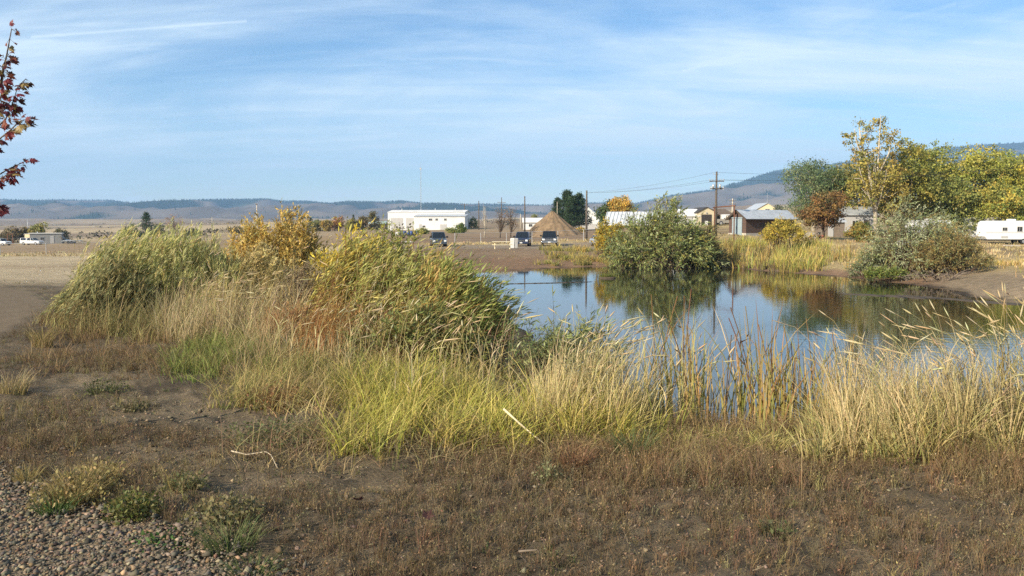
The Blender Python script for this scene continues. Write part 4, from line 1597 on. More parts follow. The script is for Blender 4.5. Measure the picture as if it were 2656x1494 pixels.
# power lines
b = thing('power_line', 'thin power wires running from the tall utility pole', 'wires', up.location)
for z, x in ((uh - .1, -.3), (uh - 1.0, -.8), (uh - 1.0, .8)):
    e = spot(1521, 122) - up.location + Vector((0, 0, zat(500, 122) - spot(1521, 122).z))
    s = Vector((x, -.1, z))
    MB().tube([s.lerp(e, t_) + Vector((0, 0, -1.2 * 4 * t_ * (1 - t_) * .3)) for t_ in np.linspace(0, 1, 9)], .012, 3, False).build('wire', TRIM_AND_SHADE, b)
    e2 = Vector((45, 12, uh + 1.5))
    MB().tube([s.lerp(e2, t_) + Vector((0, 0, -2.2 * 4 * t_ * (1 - t_) * .3)) for t_ in np.linspace(0, 1, 13)], .012, 3, False).build('wire', TRIM_AND_SHADE, b)

# earth pile
PILE = plain('heaped_gravel', (.165, .115, .068), .95, noise=.35, scale=1.6, bump=.6)
p = spot(1432, 165)
ht_ = (zat(545, 165) - p.z) * 1.10
na_, nr_ = 72, 34
vs, fs = [(0, 0, ht_ * .885)], []
for q in range(1, nr_ + 1):
    t_ = q / nr_
    for s in range(na_):
        a = 2 * math.pi * s / na_
        gl = float(vnoise(np.array(a * 5.1), np.array(t_ * 2.2), 3)) - .5
        r_ = (5.6 + .7 * math.cos(a * 2 + .6)) * t_ * (1 + .05 * gl * 2)
        z = ht_ * (1.03 - math.sqrt(t_ * t_ + .022) * 1.03) * (1 - .10 * math.sin(math.pi * t_)) + .22 * gl * math.sin(math.pi * t_) + .1 * (float(vnoise(np.array(a * 14), np.array(t_ * 16), 9)) - .5) - .12 * t_
        vs.append((r_ * math.cos(a) + .25 * t_, r_ * math.sin(a), z))
for s in range(na_):
    fs.append((0, 1 + s, 1 + (s + 1) % na_))
for q in range(nr_ - 1):
    for s in range(na_):
        a, c_ = 1 + q * na_ + s, 1 + q * na_ + (s + 1) % na_
        fs.append((a, a + na_, c_ + na_, c_))
mb = MB()
mb.add(vs, fs)
o = mb.build('earth_pile', PILE, None, True)
o.location = p
tag(o, 'tall conical brown gravel pile behind the parked pickup', 'earth pile')

# ================================================================== TREES FURTHER OFF
GT = 'trees around the yards'
DG = [(.035, .055, .030), (.050, .070, .035), (.028, .045, .026)]
YG = [(.19, .185, .04), (.15, .16, .038), (.24, .215, .045), (.115, .13, .035)]


def T(px, D, pyt, w_px, **kw):
    p = spot(px, D)
    h = zat(pyt, D) - p.z
    return p, h, w_px / FPX * D / 2


def round_lobes(h, r, n=7, low=.25, seed=0, top=.98):
    rr = random.Random(seed)
    out_ = [(0, 0, h * (low + top) / 2, r * .62, r * .62, h * (top - low) / 2 * .95)]
    for q in range(n):
        a = q * 2.4 + rr.random()
        rz = h * rr.uniform(.13, .22)
        zz = h * rr.uniform(low + .1, top - .18)
        out_.append((math.cos(a) * r * .55, math.sin(a) * r * .55, zz, r * rr.uniform(.35, .5), r * rr.uniform(.35, .5), rz))
    return out_


p, h, r = T(2110, 126, 398, 175)
tree('willow_tree', 'tall drooping grey-green willow behind the orange tree', p, round_lobes(h, r, 9, .15, 1), 420, 17000, .34, [(.085, .115, .05), (.06, .09, .045), (.12, .14, .07)], None, .35, .9, limbs=30, group=GT, asp=.35, droop=.5, barkmat=PALEBARK)
p, h, r = T(2262, 118, 288, 150)
tp = [(0.6, 0, -.2), (.2, 0, h * .3), (-.9, 0, h * .55), (-1.9, 0, h * .75), (-2.3, 0, h * .9)]
cw = tree('cottonwood_tree', 'tall pale-trunked cottonwood with sparse yellowing top', p, [(-2.6, 0, h * .80, 1.7, 1.3, h * .14), (.2, .3, h * .86, 1.8, 1.4, h * .13), (2.0, 0, h * .74, 1.9, 1.4, h * .13), (-1.2, 0, h * .62, 2.2, 1.6, h * .12),
          (1.0, 0, h * .5, 3.0, 2.2, h * .16), (-1.8, 0, h * .36, 2.8, 2, h * .15), (2.4, 0, h * .33, 2.6, 2, h * .15)], 300, 9500, .27, [(.21, .18, .045), (.14, .14, .04), (.25, .20, .05), (.17, .13, .04)], None, .34, .62,
          trunk_pts=tp, limbs=46, group=GT, barkmat=PALEBARK, limb_r=.3)
mb = MB()
mb.tube([(.1, 0, h * .33), (.5, 0, h * .55), (.6, 0, h * .8), (.7, 0, h * .97)], [.2, .13, .09, .03], 7)
mb.tube([(-.9, 0, h * .55), (-2.4, -.2, h * .72), (-3.0, -.2, h * .86)], [.16, .1, .03], 7)
mb.tube([(.3, 0, h * .45), (1.9, -.1, h * .66), (2.4, 0, h * .82)], [.14, .09, .03], 7)
mb.tube([(.1, -.1, h * .38), (-2.2, -.5, h * .46), (-2.9, -.4, h * .46)], [.09, .06, .02], 6)
mb.build('bole_fork', PALEBARK, cw, True)
p, h, r = T(2355, 122, 352, 130)
tree('olive_maple_tree', 'dense olive and gold tree right of the pale-trunked cottonwood', p, round_lobes(h, r * 1.3, 10, .08, 2), 480, 22000, .29, [(.19, .175, .04), (.14, .14, .035), (.23, .195, .04), (.11, .12, .032)], None, .35, .85, group=GT)
for px, D, pt, w_, sd, lb, cs in ((2215, 128, 400, 150, 3, 'green-gold tree filling behind the cottonwood trunk', [(.10, .115, .04), (.16, .14, .04), (.07, .09, .035)]),
                                  (2428, 134, 357, 120, 4, 'yellow crowned tree with paler top behind the olive tree', YG),
                                  (2520, 132, 360, 150, 5, 'broad bright yellow-green tree above the white mobile home', [(.21, .205, .045), (.17, .18, .042), (.26, .235, .05), (.14, .15, .04)]),
                                  (2610, 136, 384, 130, 6, 'yellow-green tree above the caravan', YG + [(.20, .21, .05)]),
                                  (2690, 128, 402, 150, 7, 'golden tree cut by the right edge of the picture', [(.28, .24, .04), (.22, .21, .045), (.17, .18, .045)]),
                                  (2465, 124, 450, 120, 8, 'lower dark green tree in front of the yellow crowns', [(.14, .15, .04), (.18, .175, .045), (.10, .115, .035)]),
                                  (2575, 124, 470, 120, 9, 'lower lime green tree behind the caravan roof', [(.20, .20, .045), (.13, .15, .04), (.27, .22, .045)])):
    p, h, r = T(px, D, pt, w_)
    tree('yellow_tree', lb, p, round_lobes(h, r * 1.38, 10, .06, sd), 440, 16000, .31, cs, None, .3, .9, group=GT)
p, h, r = T(2138, 101, 492, 125)
tree('orange_leaf_tree', 'rounded rusty orange small tree right of the brick pump house', p, round_lobes(h, r * 1.1, 7, .3, 10), 230, 9000, .22, [(.135, .075, .03), (.10, .066, .026), (.085, .072, .03), (.16, .10, .035)], None, .16, .55, group=GT, limbs=30)
p, h, r = T(2228, 97, 574, 78)
tree('gold_green_bush', 'rounded gold and green bush right of the orange tree', p, round_lobes(h, r * 1.1, 6, .0, 11, .95), 150, 5500, .17, [(.20, .14, .035), (.09, .105, .03), (.14, .125, .035)], None, .06, .4, cat='bush', limbs=14)
p, h, r = T(1950, 190, 560, 60)
tree('bare_grey_tree', 'thin grey leafless tree behind the tan pickup', spot(1925, 190), round_lobes(zat(548, 190) - p.z, r, 5, .2, 12), 70, 900, .2, [(.13, .115, .08), (.17, .15, .09)], None, .12, .7, limbs=50, group=GT)
p, h, r = T(2020, 150, 528, 40)
tree('small_dark_tree', 'small dark leafy tree against the cream barn gable', p, round_lobes(h, r, 5, .2, 13), 70, 1600, .2, DG, None, .1, .5, limbs=14, group=GT)

PN = [(.045, .08, .038), (.06, .10, .045), (.035, .062, .034)]
for px, pt, r, D, lb in ((1446, 514, 2.6, 203, 'left and lowest pine of the dark clump behind the gravel pile'), (1471, 496, 3.6, 200, 'tallest middle pine of the dark clump behind the gravel pile'), (1502, 503, 3.3, 202, 'right-hand pine of the dark clump behind the gravel pile'), (1487, 510, 3.2, 196, 'front pine in the middle of the dark clump')):
    p = spot(px, D)
    conifer('pine_tree', lb, p, zat(pt, D) - p.z, r, 26, 6500, PN, 'pines behind the gravel pile', .1, low=.14, power=.62)
p, h, r = T(1578, 172, 515, 62)
tree('green_yard_tree', 'dark green round tree left of the golden crown', p, round_lobes(h, r * 1.1, 7, .1, 14), 190, 5500, .36, [(.05, .075, .03), (.07, .09, .035), (.04, .06, .03)], None, .2, .8, group=GT)
p, h, r = T(1614, 170, 503, 66)
tree('golden_yard_tree', 'golden yellow feathery tree above the tin barn roof', p, round_lobes(h, r * 1.1, 8, .15, 15), 210, 6500, .34, [(.38, .24, .05), (.30, .20, .05), (.20, .16, .045)], None, .2, .75, group=GT)

# bare and half bare trees in the middle
for px, D, pt, w_, sd, lb, n in ((1297, 162, 533, 42, 16, 'leafless spreading tree right of the thin dead trunk', 500), (1325, 160, 535, 34, 17, 'leafless tree with orange twigs left of the gravel pile', 700), (1256, 165, 521, 18, 18, 'tall thin dead tree right of the white workshop', 60)):
    p, h, r = T(px, D, pt, w_)
    tree('bare_tree', lb, p, [(0, 0, h * .7, r, r, h * .3), (r * .4, 0, h * .5, r * .7, r * .7, h * .2)], 60, n, .14, [(.17, .11, .06), (.12, .08, .05)], None, .13, .5, limbs=70 if n > 100 else 24, group='bare trees by the workshop', barkmat=PALEBARK if n < 100 else BARK, limb_r=.38)
for px, D, pt, w_, sd, lb, cs in ((1197, 205, 578, 30, 19, 'bright green bush at the right end of the white annex', [(.10, .13, .03), (.07, .10, .03), (.14, .15, .04)]),
                                  (1172, 206, 592, 34, 20, 'low pale green bush in front of the white annex door', [(.14, .16, .05), (.18, .18, .06)]),
                                  (1096, 200, 592, 36, 21, 'low yellow-green bush below the workshop annex corner', [(.18, .18, .05), (.13, .15, .04)]),
                                  (1228, 280, 560, 34, 22, 'green bush in shade right of the white workshop', [(.08, .10, .04), (.12, .13, .05)]),
                                  (1385, 260, 552, 30, 23, 'pale green bush behind the gravel pile', [(.12, .14, .05), (.16, .15, .05)]),
                                  (1504, 185, 596, 26, 24, 'small yellow bush at the foot of the pines', [(.28, .19, .04), (.14, .13, .04)])):
    p, h, r = T(px, D, pt, w_)
    tree('yard_bush', lb, p, round_lobes(max(h, 1), r, 5, .0, sd, .95), 70, 2200, .26, cs, None, .05, .5, cat='bush', limbs=10, group='bushes around the workshop')
for px, D, pt, w_, sd, lb, cs in ((970, 315, 546, 46, 30, 'dark olive tree touching the workshop gable', [(.075, .07, .03), (.10, .085, .035)]),
                                  (940, 310, 560, 40, 31, 'brownish olive tree left of the teal roofed shed', [(.12, .085, .04), (.08, .07, .03)]),
                                  (912, 300, 566, 40, 32, 'olive green tree between shed and orange tree', [(.11, .11, .04), (.15, .13, .045)]),
                                  (877, 305, 556, 44, 33, 'orange brown tree left of the workshop', [(.24, .13, .05), (.19, .11, .05)]),
                                  (845, 300, 570, 34, 34, 'small yellow tree beside the orange brown tree', [(.28, .20, .06), (.20, .16, .05)]),
                                  (820, 310, 568, 26, 35, 'small green tree right of the lone dark conifer', [(.13, .13, .05), (.10, .11, .04)]),
                                  (100, 250, 578, 48, 36, 'yellow-green round tree behind the portable office', [(.19, .17, .05), (.14, .14, .045)]),
                                  (62, 252, 590, 50, 37, 'dark brown bush left of the yellow-green tree', [(.07, .06, .035), (.10, .08, .04)]),
                                  (30, 250, 586, 60, 38, 'brown thicket at the far left edge', [(.09, .075, .04), (.12, .095, .05)]),
                                  (158, 262, 594, 40, 39, 'low dark bush right of the portable office', [(.07, .065, .035), (.09, .08, .04)]),
                                  (345, 300, 577, 60, 40, 'loose green bush left of the lone green conifer', [(.12, .125, .06), (.09, .10, .045)]),
                                  (412, 305, 578, 50, 41, 'green bush right of the lone green conifer', [(.10, .11, .055), (.13, .125, .06)]),
                                  (498, 300, 592, 50, 42, 'low dark thicket on the plain left of the short pole', [(.07, .075, .045), (.10, .09, .05)]),
                                  (612, 310, 588, 40, 43, 'brown hedge clump left of the yellow bush', [(.10, .08, .04), (.13, .11, .05)])):
    p, h, r = T(px, D, pt, w_)
    tree('far_tree', lb, p, round_lobes(max(h, 1.5), r, 5, .02, sd), 70, 2000, .45, cs, None, .12, .8, limbs=12, group='trees on the plain')
p, h, r = T(452, 280, 556, 46)
tree('bare_red_tree', 'reddish leafless tree right of the lone green conifer', p, [(0, 0, h * .68, r, r, h * .32)], 70, 1500, .2, [(.20, .12, .08), (.17, .12, .09)], None, .16, .7, limbs=80, group='trees on the plain', limb_r=.35)
for px, D, pt, r, lb in ((381, 270, 550, 2.6, 'lone green conifer on the left plain'), (752, 300, 548, 1.8, 'green conifer tip rising behind the yellow bush'), (805, 330, 562, 1.4, 'dark narrow conifer right of the yellow bush'), (917, 420, 556, 1.3, 'small dark conifer above the olive trees')):
    p = spot(px, D)
    conifer('lone_conifer', lb, p, zat(pt, D) - p.z, r * 1.3, 18, 2600, PN, 'conifers on the plain', .2, power=.7)

# low sage and scrub dotted over the plain
n = 500
r_ = rng.uniform(260, 2600, n)
a_ = rng.uniform(-.62, .1, n)
sx_, sy_ = np.sin(a_) * r_, np.cos(a_) * r_
keep = fbm(sx_ / 160, sy_ / 160, 73, 4) > .47
sx_, sy_ = sx_[keep], sy_[keep]
m_ = len(sx_)
cc = np.stack([sx_, sy_, ground(sx_, sy_)], 1)
li = np.repeat(np.arange(m_), 26)
w_ = rng.uniform(.8, 3.2, m_)
c = cc[li] + rng.normal(0, 1, (len(li), 3)) * np.stack([w_, w_ * .6, w_ * .22], 1)[li] + np.array([0, 0, .5])
v, f, cl = leaf_geo(c, rand_dir(len(li)), rng.uniform(.6, 1.2, len(li)), .7, pal([(.07, .065, .04), (.10, .085, .05), (.055, .055, .035)], m_, .15)[li])
o = np_mesh('sagebrush_scrub', v, f, LEAF, None, cl)
tag(o, 'dark low scrub dotted across the far plain', 'scrub', kind='stuff')

# ================================================================== FAR SHORE PLANTS
p = spot(1706, 69.6)
shrub('shore_willow', 'large rounded grey-green willow at the far water edge', p, 9.3, 6.4, (zat(512, 69.6) - p.z) * 1.02, 280, 4200, 34000, .26, .06,
      [(.18, .205, .07), (.13, .16, .055), (.26, .28, .14), (.21, .19, .05), (.10, .125, .04)], [4, 3, 3, 2, 2], (.10, -.08, 0), (.16, .12, .08), droop=.30, stem_r=.03, twig=.9, cat='willow', group='willows at the water', base=.35, tlo=.10, lrand=.5)
p = spot(1823, 70)
shrub('shore_willow', 'browner lower willow clump leaning right beside the large one', p, 3.4, 3.4, zat(575, 70) - p.z, 110, 1000, 7500, .2, .05, [(.14, .12, .045), (.10, .085, .035), (.08, .075, .035), (.16, .15, .05)], None, (.2, 0, 0), droop=.2, stem_r=.02, twig=.6, cat='willow', group='willows at the water')
p = spot(1578, 76)
shrub('yellow_shrub', 'bright yellow shrub tucked left of the large shore willow', p, 3.2, 3, zat(570, 76) - p.z, 90, 900, 7000, .16, .07, [(.36, .25, .03), (.28, .22, .04), (.22, .2, .05)], None, (.1, 0, 0), stem_r=.02, twig=.5)
p = spot(2028, 79)
shrub('yellow_shrub', 'yellow shrub standing in front of the brick pump house', p, 4.6, 3.4, (zat(580, 79) - p.z) * 1.1, 110, 1300, 9000, .16, .06, [(.30, .24, .045), (.24, .21, .05), (.36, .27, .05)], None, (.1, 0, 0), stem_r=.02, twig=.5)
p = spot(2360, 54)
shrub('silver_willow', 'silvery green drooping willow hiding the caravans', p, 7.4, 5.4, (zat(530, 54) - p.z) * 1.15, 210, 3000, 25000, .17, .036, [(.29, .31, .19), (.21, .235, .115), (.16, .185, .075), (.23, .20, .08)], [4, 3, 2, 1.5], (.1, -.1, 0), droop=.35, stem_r=.022, twig=.75, cat='willow', group='willows at the water', along=.6, tlo=.12, lrand=.45)
p = spot(2438, 58)
shrub('silver_willow', 'taller silvery willow behind, covering the hidden caravan', p, 4.4, 4, (zat(552, 58) - p.z) * 1.12, 120, 1500, 11000, .17, .036, [(.24, .26, .16), (.17, .20, .10), (.14, .16, .07)], None, (.05, -.1, 0), droop=.3, stem_r=.02, twig=.7, cat='willow', group='willows at the water', tlo=.15, lrand=.45)
p = spot(2268, 55)
shrub('silver_willow', 'low silvery willow clump spilling left down the bank', p, 3.2, 3, zat(640, 55) - p.z, 100, 1100, 8000, .15, .034, [(.17, .20, .12), (.12, .15, .07), (.11, .13, .05)], None, (-.1, -.1, 0), droop=.4, stem_r=.018, twig=.5, cat='willow', group='willows at the water')
p = spot(2465, 52)
shrub('brown_willow', 'olive brown willow at the right of the silvery one', p, 5.0, 4, (zat(606, 52) - p.z) * 1.12, 130, 1700, 13500, .13, .035, [(.21, .165, .065), (.16, .135, .055), (.25, .18, .065), (.14, .145, .06)], None, (.1, -.1, 0), droop=.3, stem_r=.018, twig=.55, cat='willow', group='willows at the water')
p = spot(2300, 51.5)
shrub('green_bank_weeds', 'low green weeds on the bank under the silvery willow', p, 2.8, 1.6, .75, 70, 700, 4500, .11, .05, [(.12, .15, .035), (.09, .12, .03), (.16, .16, .045)], None, (0, 0, 0), stem_r=.008, twig=.3, cat='weeds')
# driftwood root tangle
b = thing('root_tangle', 'grey tangle of dead branches at the right bank foot', 'driftwood', spot(2420, 49))
mb = MB()
for q in range(70):
    a = random.uniform(-1, 1) * 1.9
    s = Vector((a, random.uniform(-.7, .7), random.uniform(.0, .4)))
    dd = Vector((random.uniform(-1, 1), random.uniform(-.6, .2), random.uniform(-.1, .7)))
    l = random.uniform(.4, 1.3)
    mb.tube([s, s + dd * l * .5 + Vector((0, 0, .1)), s + dd * l], [.02, .014, .004], 5)
mb.build('twigs', OLDWOOD, b)
for q in range(7):
    s = Vector((random.uniform(-.9, 1.1), random.uniform(-.4, .4), .1))
    dd = Vector((random.choice((-1, 1)) * random.uniform(.6, 1.2), random.uniform(-.4, 0), random.uniform(.2, .6)))
    MB().tube([s, s + dd * .6 + Vector((0, 0, .15)), s + dd * 1.2], [.035, .025, .008], 6).build('branch', OLDWOOD, b, True)
# grass islet
p = Vector((*shore(1576, 722), WATER))
b = thing('grass_islet', 'tiny grassy mud islet floating in front of the willow reflection', 'islet', p)
mb = MB()
rings = []
for z, s in ((-.15, 1.05), (.05, 1.0), (.1, .85), (.12, .3)):
    rings.append([(math.cos(q * .5236) * .52 * s, math.sin(q * .5236) * .35 * s, z) for q in range(12)])
mb.loft(rings)
mb.build('mud', MUDM, b, True)
n = 420
a = rng.uniform(0, 6.28, n)
r_ = np.sqrt(rng.uniform(0, 1, n))
rt = np.stack([np.cos(a) * r_ * .46, np.sin(a) * r_ * .3, np.full(n, .08)], 1)
c0 = pal([(.10, .13, .03), (.16, .15, .04)], n)
v, f, cl = blade_geo(rt, rng.uniform(.12, .3, n), rng.uniform(0, 6.28, n), rng.uniform(.1, .8, n), .02, c0, c0 * 1.2)
np_mesh('grass', v, f, GRASS, b, cl)['kind'] = 'stuff'


def scatter(n, px0, px1, D0, D1):
    px = rng.uniform(px0, px1, n)
    D = np.sqrt(rng.uniform(D0 ** 2, D1 ** 2, n))
    x = (px - CX) / FPX * (D * math.cos(PITCH) + 1.65 * math.sin(PITCH))
    return x, D


STRAW = [(.42, .32, .16), (.34, .26, .13), (.50, .39, .21)]
GOLD = [(.42, .29, .09), (.34, .25, .07), (.28, .24, .07), (.46, .33, .12)]


def grass_stand(name, label, n, px0, px1, D0, D1, h, wd, cols, tips=None, lean=(.1, .5), wind=None, dmin=.15, dmax=1e9, segs=3, patch=None, cat='grass', per=14, sig=.05, fade=.16, tall=.0, hole=None):
    """blades growing in tufts that thin out towards the edges of the stand"""
    nt_ = max(4, int(n / per))
    x, y = scatter(nt_, px0, px1, D0, D1)
    d = pond_dist(x, y)
    k = (d > dmin) & (d < dmax) & (path_dist(x, y) > 2.0)
    px = CX + x / (y * math.cos(PITCH) + .12) * FPX
    u, q = (px - px0) / (px1 - px0), (y - D0) / (D1 - D0)
    e = np.minimum(np.minimum(u, 1 - u) / fade, np.minimum(q, 1 - q) / (fade * 1.3))
    k &= e + (fbm(x * 1.7 / max(1, D0 / 8), y * 1.7 / max(1, D0 / 8), 12, 3) - .5) * 1.8 > rng.uniform(.0, .75, nt_)
    if patch:
        k &= fbm(x * patch[0], y * patch[0], patch[1], 3) > patch[2] + rng.normal(0, .05, nt_)
    if hole:
        k &= ~((px > hole[0]) & (px < hole[1]) & (rng.uniform(0, 1, nt_) > hole[2]))
    x, y = x[k], y[k]
    t_ = len(x)
    i = np.repeat(np.arange(t_), rng.integers(per // 3, int(per * 1.7) + 1, t_))
    m_ = len(i)
    sg = sig * rng.uniform(.5, 1.5, t_)
    a = rng.uniform(0, 2 * math.pi, m_)
    rr = np.abs(rng.normal(0, 1, m_)) * sg[i]
    bx, by = x[i] + np.cos(a) * rr, y[i] + np.sin(a) * rr
    root = np.stack([bx, by, ground(bx, by) - .02], 1)
    ang = a + rng.normal(0, .7, m_)
    if wind is not None:
        s = rng.uniform(0, 1, m_) < wind[1]
        ta = wind[0] + rng.normal(0, .55, t_)
        ang = np.where(s, ta[i] + rng.normal(0, .5, m_), ang)
    tone = (.72 + .55 * fbm(x * 1.1, y * 1.1, 44, 3) + rng.normal(0, .08, t_))[i][:, None]
    tc0 = pal(cols, t_, .12)
    mixk = (rng.uniform(0, 1, m_) < .35)[:, None]
    c0 = np.where(mixk, pal(cols, m_), tc0[i] * (1 + rng.normal(0, .14, (m_, 1)))) * tone
    c1 = (pal(tips, m_) if tips else c0 * 1.3) * tone
    th = h * rng.uniform(.5, 1.2, t_) * (.55 + .9 * fbm(x * .9, y * .9, 47, 3))
    hv = th[i] * rng.uniform(.35, 1.12, m_)
    if tall:
        hv = np.where(rng.uniform(0, 1, m_) < tall, hv * 1.6, hv)
    ln = rng.uniform(lean[0], lean[1], m_) * (.6 + 1.1 * rng.uniform(0, 1, t_)[i])
    v, f, c = blade_geo(root, hv, ang, ln, wd * rng.uniform(.55, 1.35, m_), c0, np.clip(c1, .004, .8), segs)
    o = np_mesh(name, v, f, GRASS, None, c)
    tag(o, label, cat, kind='stuff')
    return o


RG = [(.40, .28, .09), (.30, .25, .07), (.22, .22, .06), (.46, .34, .14), (.18, .13, .06)]
grass_stand('far_reeds', 'tall golden cattail reeds along the far right shore', 9500, 1790, 2245, 60, 88, 1.35, .055, RG, lean=(.02, .45), dmin=.3, dmax=11, patch=(.30, 61, .40), cat='reeds', per=22, sig=.45, fade=.05)
grass_stand('far_green_reeds', 'yellow-green weeds among the far shore reeds', 9000, 1790, 2140, 62, 96, 1.15, .07, [(.26, .25, .06), (.20, .21, .06), (.34, .28, .07)], lean=(.05, .5), dmin=.6, dmax=20, patch=(.25, 161, .40), cat='weeds', per=24, sig=.5, fade=.05)
grass_stand('far_brown_reeds', 'brown dead reeds at the foot of the far willow', 1800, 1790, 2060, 62, 76, .7, .05, [(.12, .085, .05), (.17, .12, .07), (.22, .17, .10)], lean=(.1, .6), dmin=.1, dmax=3, cat='reeds', per=20, sig=.3, fade=.05)
grass_stand('bank_grass', 'dry yellow grass covering the right bank and yard', 15000, 1740, 2850, 46, 112, .42, .07, STRAW + [(.30, .23, .10)], lean=(.1, .7), dmin=3.0, patch=(.25, 62, .36), per=18, sig=.5, fade=.06)
grass_stand('shore_tufts', 'yellow and green grass tufts on the middle bank', 7500, 1395, 1620, 64, 90, .7, .05, [(.38, .28, .09), (.26, .22, .07), (.18, .18, .06)], lean=(.1, .8), dmin=1.0, patch=(.3, 63, .40), per=34, sig=.32, fade=.2)
grass_stand('fence_grass', 'pale dry grass strip behind the parked cars', 4500, 1060, 1740, 111, 130, .42, .08, STRAW, lean=(.1, .7), patch=(.12, 64, .42), per=16, sig=.5)
grass_stand('field_edge_grass', 'pale dry grass strip along the left fence', 4500, -200, 660, 100, 134, .38, .09, [(.34, .26, .14), (.28, .21, .11), (.40, .32, .18)], lean=(.1, .7), patch=(.1, 65, .42), per=16, sig=.7)
grass_stand('field_stubble', 'short sparse stubble over the pale left field', 6000, -200, 620, 30, 104, .09, .04, [(.20, .14, .08), (.30, .23, .13), (.13, .095, .055)], lean=(.3, 1.2), patch=(.3, 66, .52), per=14, sig=.5)
grass_stand('right_bank_reeds', 'golden reeds on the bank beyond the right edge of the water', 2600, 2480, 2850, 40, 64, .6, .04, GOLD, lean=(.1, .6), dmin=3.5, patch=(.3, 67, .44), cat='reeds', per=26, sig=.3)
grass_stand('bank_weeds', 'sparse short weeds on the bare middle bank', 2600, 1020, 1420, 70, 112, .2, .05, [(.24, .17, .09), (.32, .24, .12), (.18, .15, .07)], lean=(.2, 1.0), dmin=2.0, patch=(.2, 69, .46), per=16, sig=.5, cat='weeds')

# ================================================================== NEAR SHRUBS
OCH = [(.40, .28, .075), (.33, .24, .07), (.46, .33, .11), (.24, .19, .06)]


def S_(px, D, py_top):
    p = spot(px, D)
    return p, zat(py_top, D) - p.z


p, h = S_(385, 14.6, 585)
shrub('feathery_bush', 'wide feathery sage green bush bending right at the left bank', p, 2.9, 2.0, h * .97, 620, 4600, 56000, .085, .0105, [(.31, .30, .12), (.25, .26, .10), (.36, .34, .16), (.34, .28, .11)], [4, 3, 2, 2],
      (.30, 0, 0), (.22, .20, .09), .05, stem_r=.004, twig=.30, along=1.3, base=.66, tlo=.12, lrand=.30, trand=.32)
p, h = S_(255, 13.6, 668)
shrub('feathery_bush', 'lower feathery green bush at the left end of the bank plants', p, 1.2, 1.2, h, 190, 1500, 17000, .08, .0105, [(.16, .17, .08), (.20, .19, .09), (.24, .20, .09)], None, (.28, 0, 0), (.12, .09, .04), .0, stem_r=.006, twig=.24, along=1.3, base=.62, tlo=.15, lrand=.32, trand=.35)
p, h = S_(708, 17.5, 552)
shrub('ochre_bush', 'tall rounded ochre yellow bush in the middle of the bank', p, 2.15, 2.0, h, 260, 4200, 42000, .058, .021, OCH, [3, 3, 2, 2], (.10, 0, 0), (.15, .09, .045), .0, stem_r=.007, twig=.22, base=.45, tlo=.15, lrand=.5)
p, h = S_(640, 15.2, 640)
shrub('ochre_bush', 'lower straw coloured bush in front of the tall ochre one', p, 1.5, 1.2, h, 130, 1500, 14000, .06, .018, [(.30, .24, .10), (.24, .20, .09), (.34, .28, .13)], None, (.3, 0, 0), (.15, .10, .05), .0, stem_r=.005, twig=.2, base=.5, along=1.1)
p, h = S_(775, 13.4, 690)
shrub('grey_dead_bush', 'greyish brown seeded bush below the ochre bush', p, 1.0, .8, h, 150, 1300, 9000, .045, .013, [(.19, .15, .085), (.15, .115, .07), (.22, .18, .11)], None, (.3, 0, 0), (.14, .095, .06), .0, stem_r=.005, twig=.2, base=.5, along=1.2)
p, h = S_(900, 14.2, 606)
shrub('yellow_willow', 'bright yellow leaved willow behind the green willow', p, 1.5, 1.2, h, 120, 1200, 8500, .075, .022, [(.42, .31, .03), (.36, .28, .04), (.28, .24, .05), (.20, .19, .05)], [3, 3, 2, 2], (.15, 0, 0), (.13, .075, .04), .05, stem_r=.007, twig=.26, cat='willow', group='near willows')
p, h = S_(1005, 15.5, 596)
shrub('yellow_willow', 'loose green and gold willow tips below the workshop', p, 1.7, 1.2, h, 120, 1000, 6500, .075, .02, [(.20, .20, .05), (.28, .24, .05), (.14, .16, .05)], None, (.15, 0, 0), (.13, .075, .04), .05, stem_r=.007, twig=.26, cat='willow', group='near willows')
WG = [(.22, .225, .05), (.17, .19, .04), (.29, .265, .055), (.13, .15, .038), (.30, .22, .045)]
for px, D, top, wx, nl, lb, cs in ((880, 11.8, 628, 1.25, 11500, 'yellow-green willow at the left end of the near thicket', [(.26, .225, .06), (.20, .19, .055), (.33, .26, .06), (.15, .15, .045)]),
                                  (985, 11.2, 652, 1.3, 11500, 'bright green narrow leaved willow sweeping right in the thicket middle', [(.22, .215, .06), (.18, .185, .055), (.28, .25, .08), (.13, .14, .045)]),
                                  (1065, 10.9, 674, 1.2, 10500, 'green willow with some orange leaves right of the thicket middle', [(.20, .20, .06), (.16, .17, .05), (.26, .23, .07), (.32, .22, .07)]),
                                  (1150, 10.8, 704, 1.2, 9500, 'green willow at the thicket end reaching over the water', [(.17, .195, .05), (.13, .16, .045), (.23, .235, .07), (.10, .125, .04)])):
    p, h = S_(px, D, top)
    shrub('green_willow', lb, p, wx, 1.3, h * 1.0, 150, 1350, int(nl * .74), .11, .016, cs, None, (.42, 0, 0), (.24, .13, .06), .06, stem_r=.006, twig=.42, cat='willow', group='near willows', along=1.0, tlo=.2, base=.5, lrand=.42, trand=.55)
p, h = S_(1050, 9.7, 805)
shrub('green_willow', 'darker low willow growth under the thicket front', p, 1.5, .9, h, 120, 1000, 6000, .085, .016, [(.10, .12, .04), (.14, .15, .045), (.17, .14, .05)], None, (.3, 0, 0), (.15, .08, .045), .08, stem_r=.006, twig=.3, cat='willow', group='near willows')
p, h = S_(1310, 10.0, 820)
p.z -= .15
shrub('water_willow', 'sparse dark willow with red twigs trailing over the water', p, 1.5, 1.0, h + .1, 70, 420, 1500, .075, .013, [(.07, .10, .04), (.10, .13, .05), (.13, .15, .06)], None, (.45, 0, .0), (.12, .06, .045), .12, stem_r=.006, twig=.36, cat='willow', group='near willows', along=1.2, tlo=.35)
p, h = S_(1440, 9.2, 842)
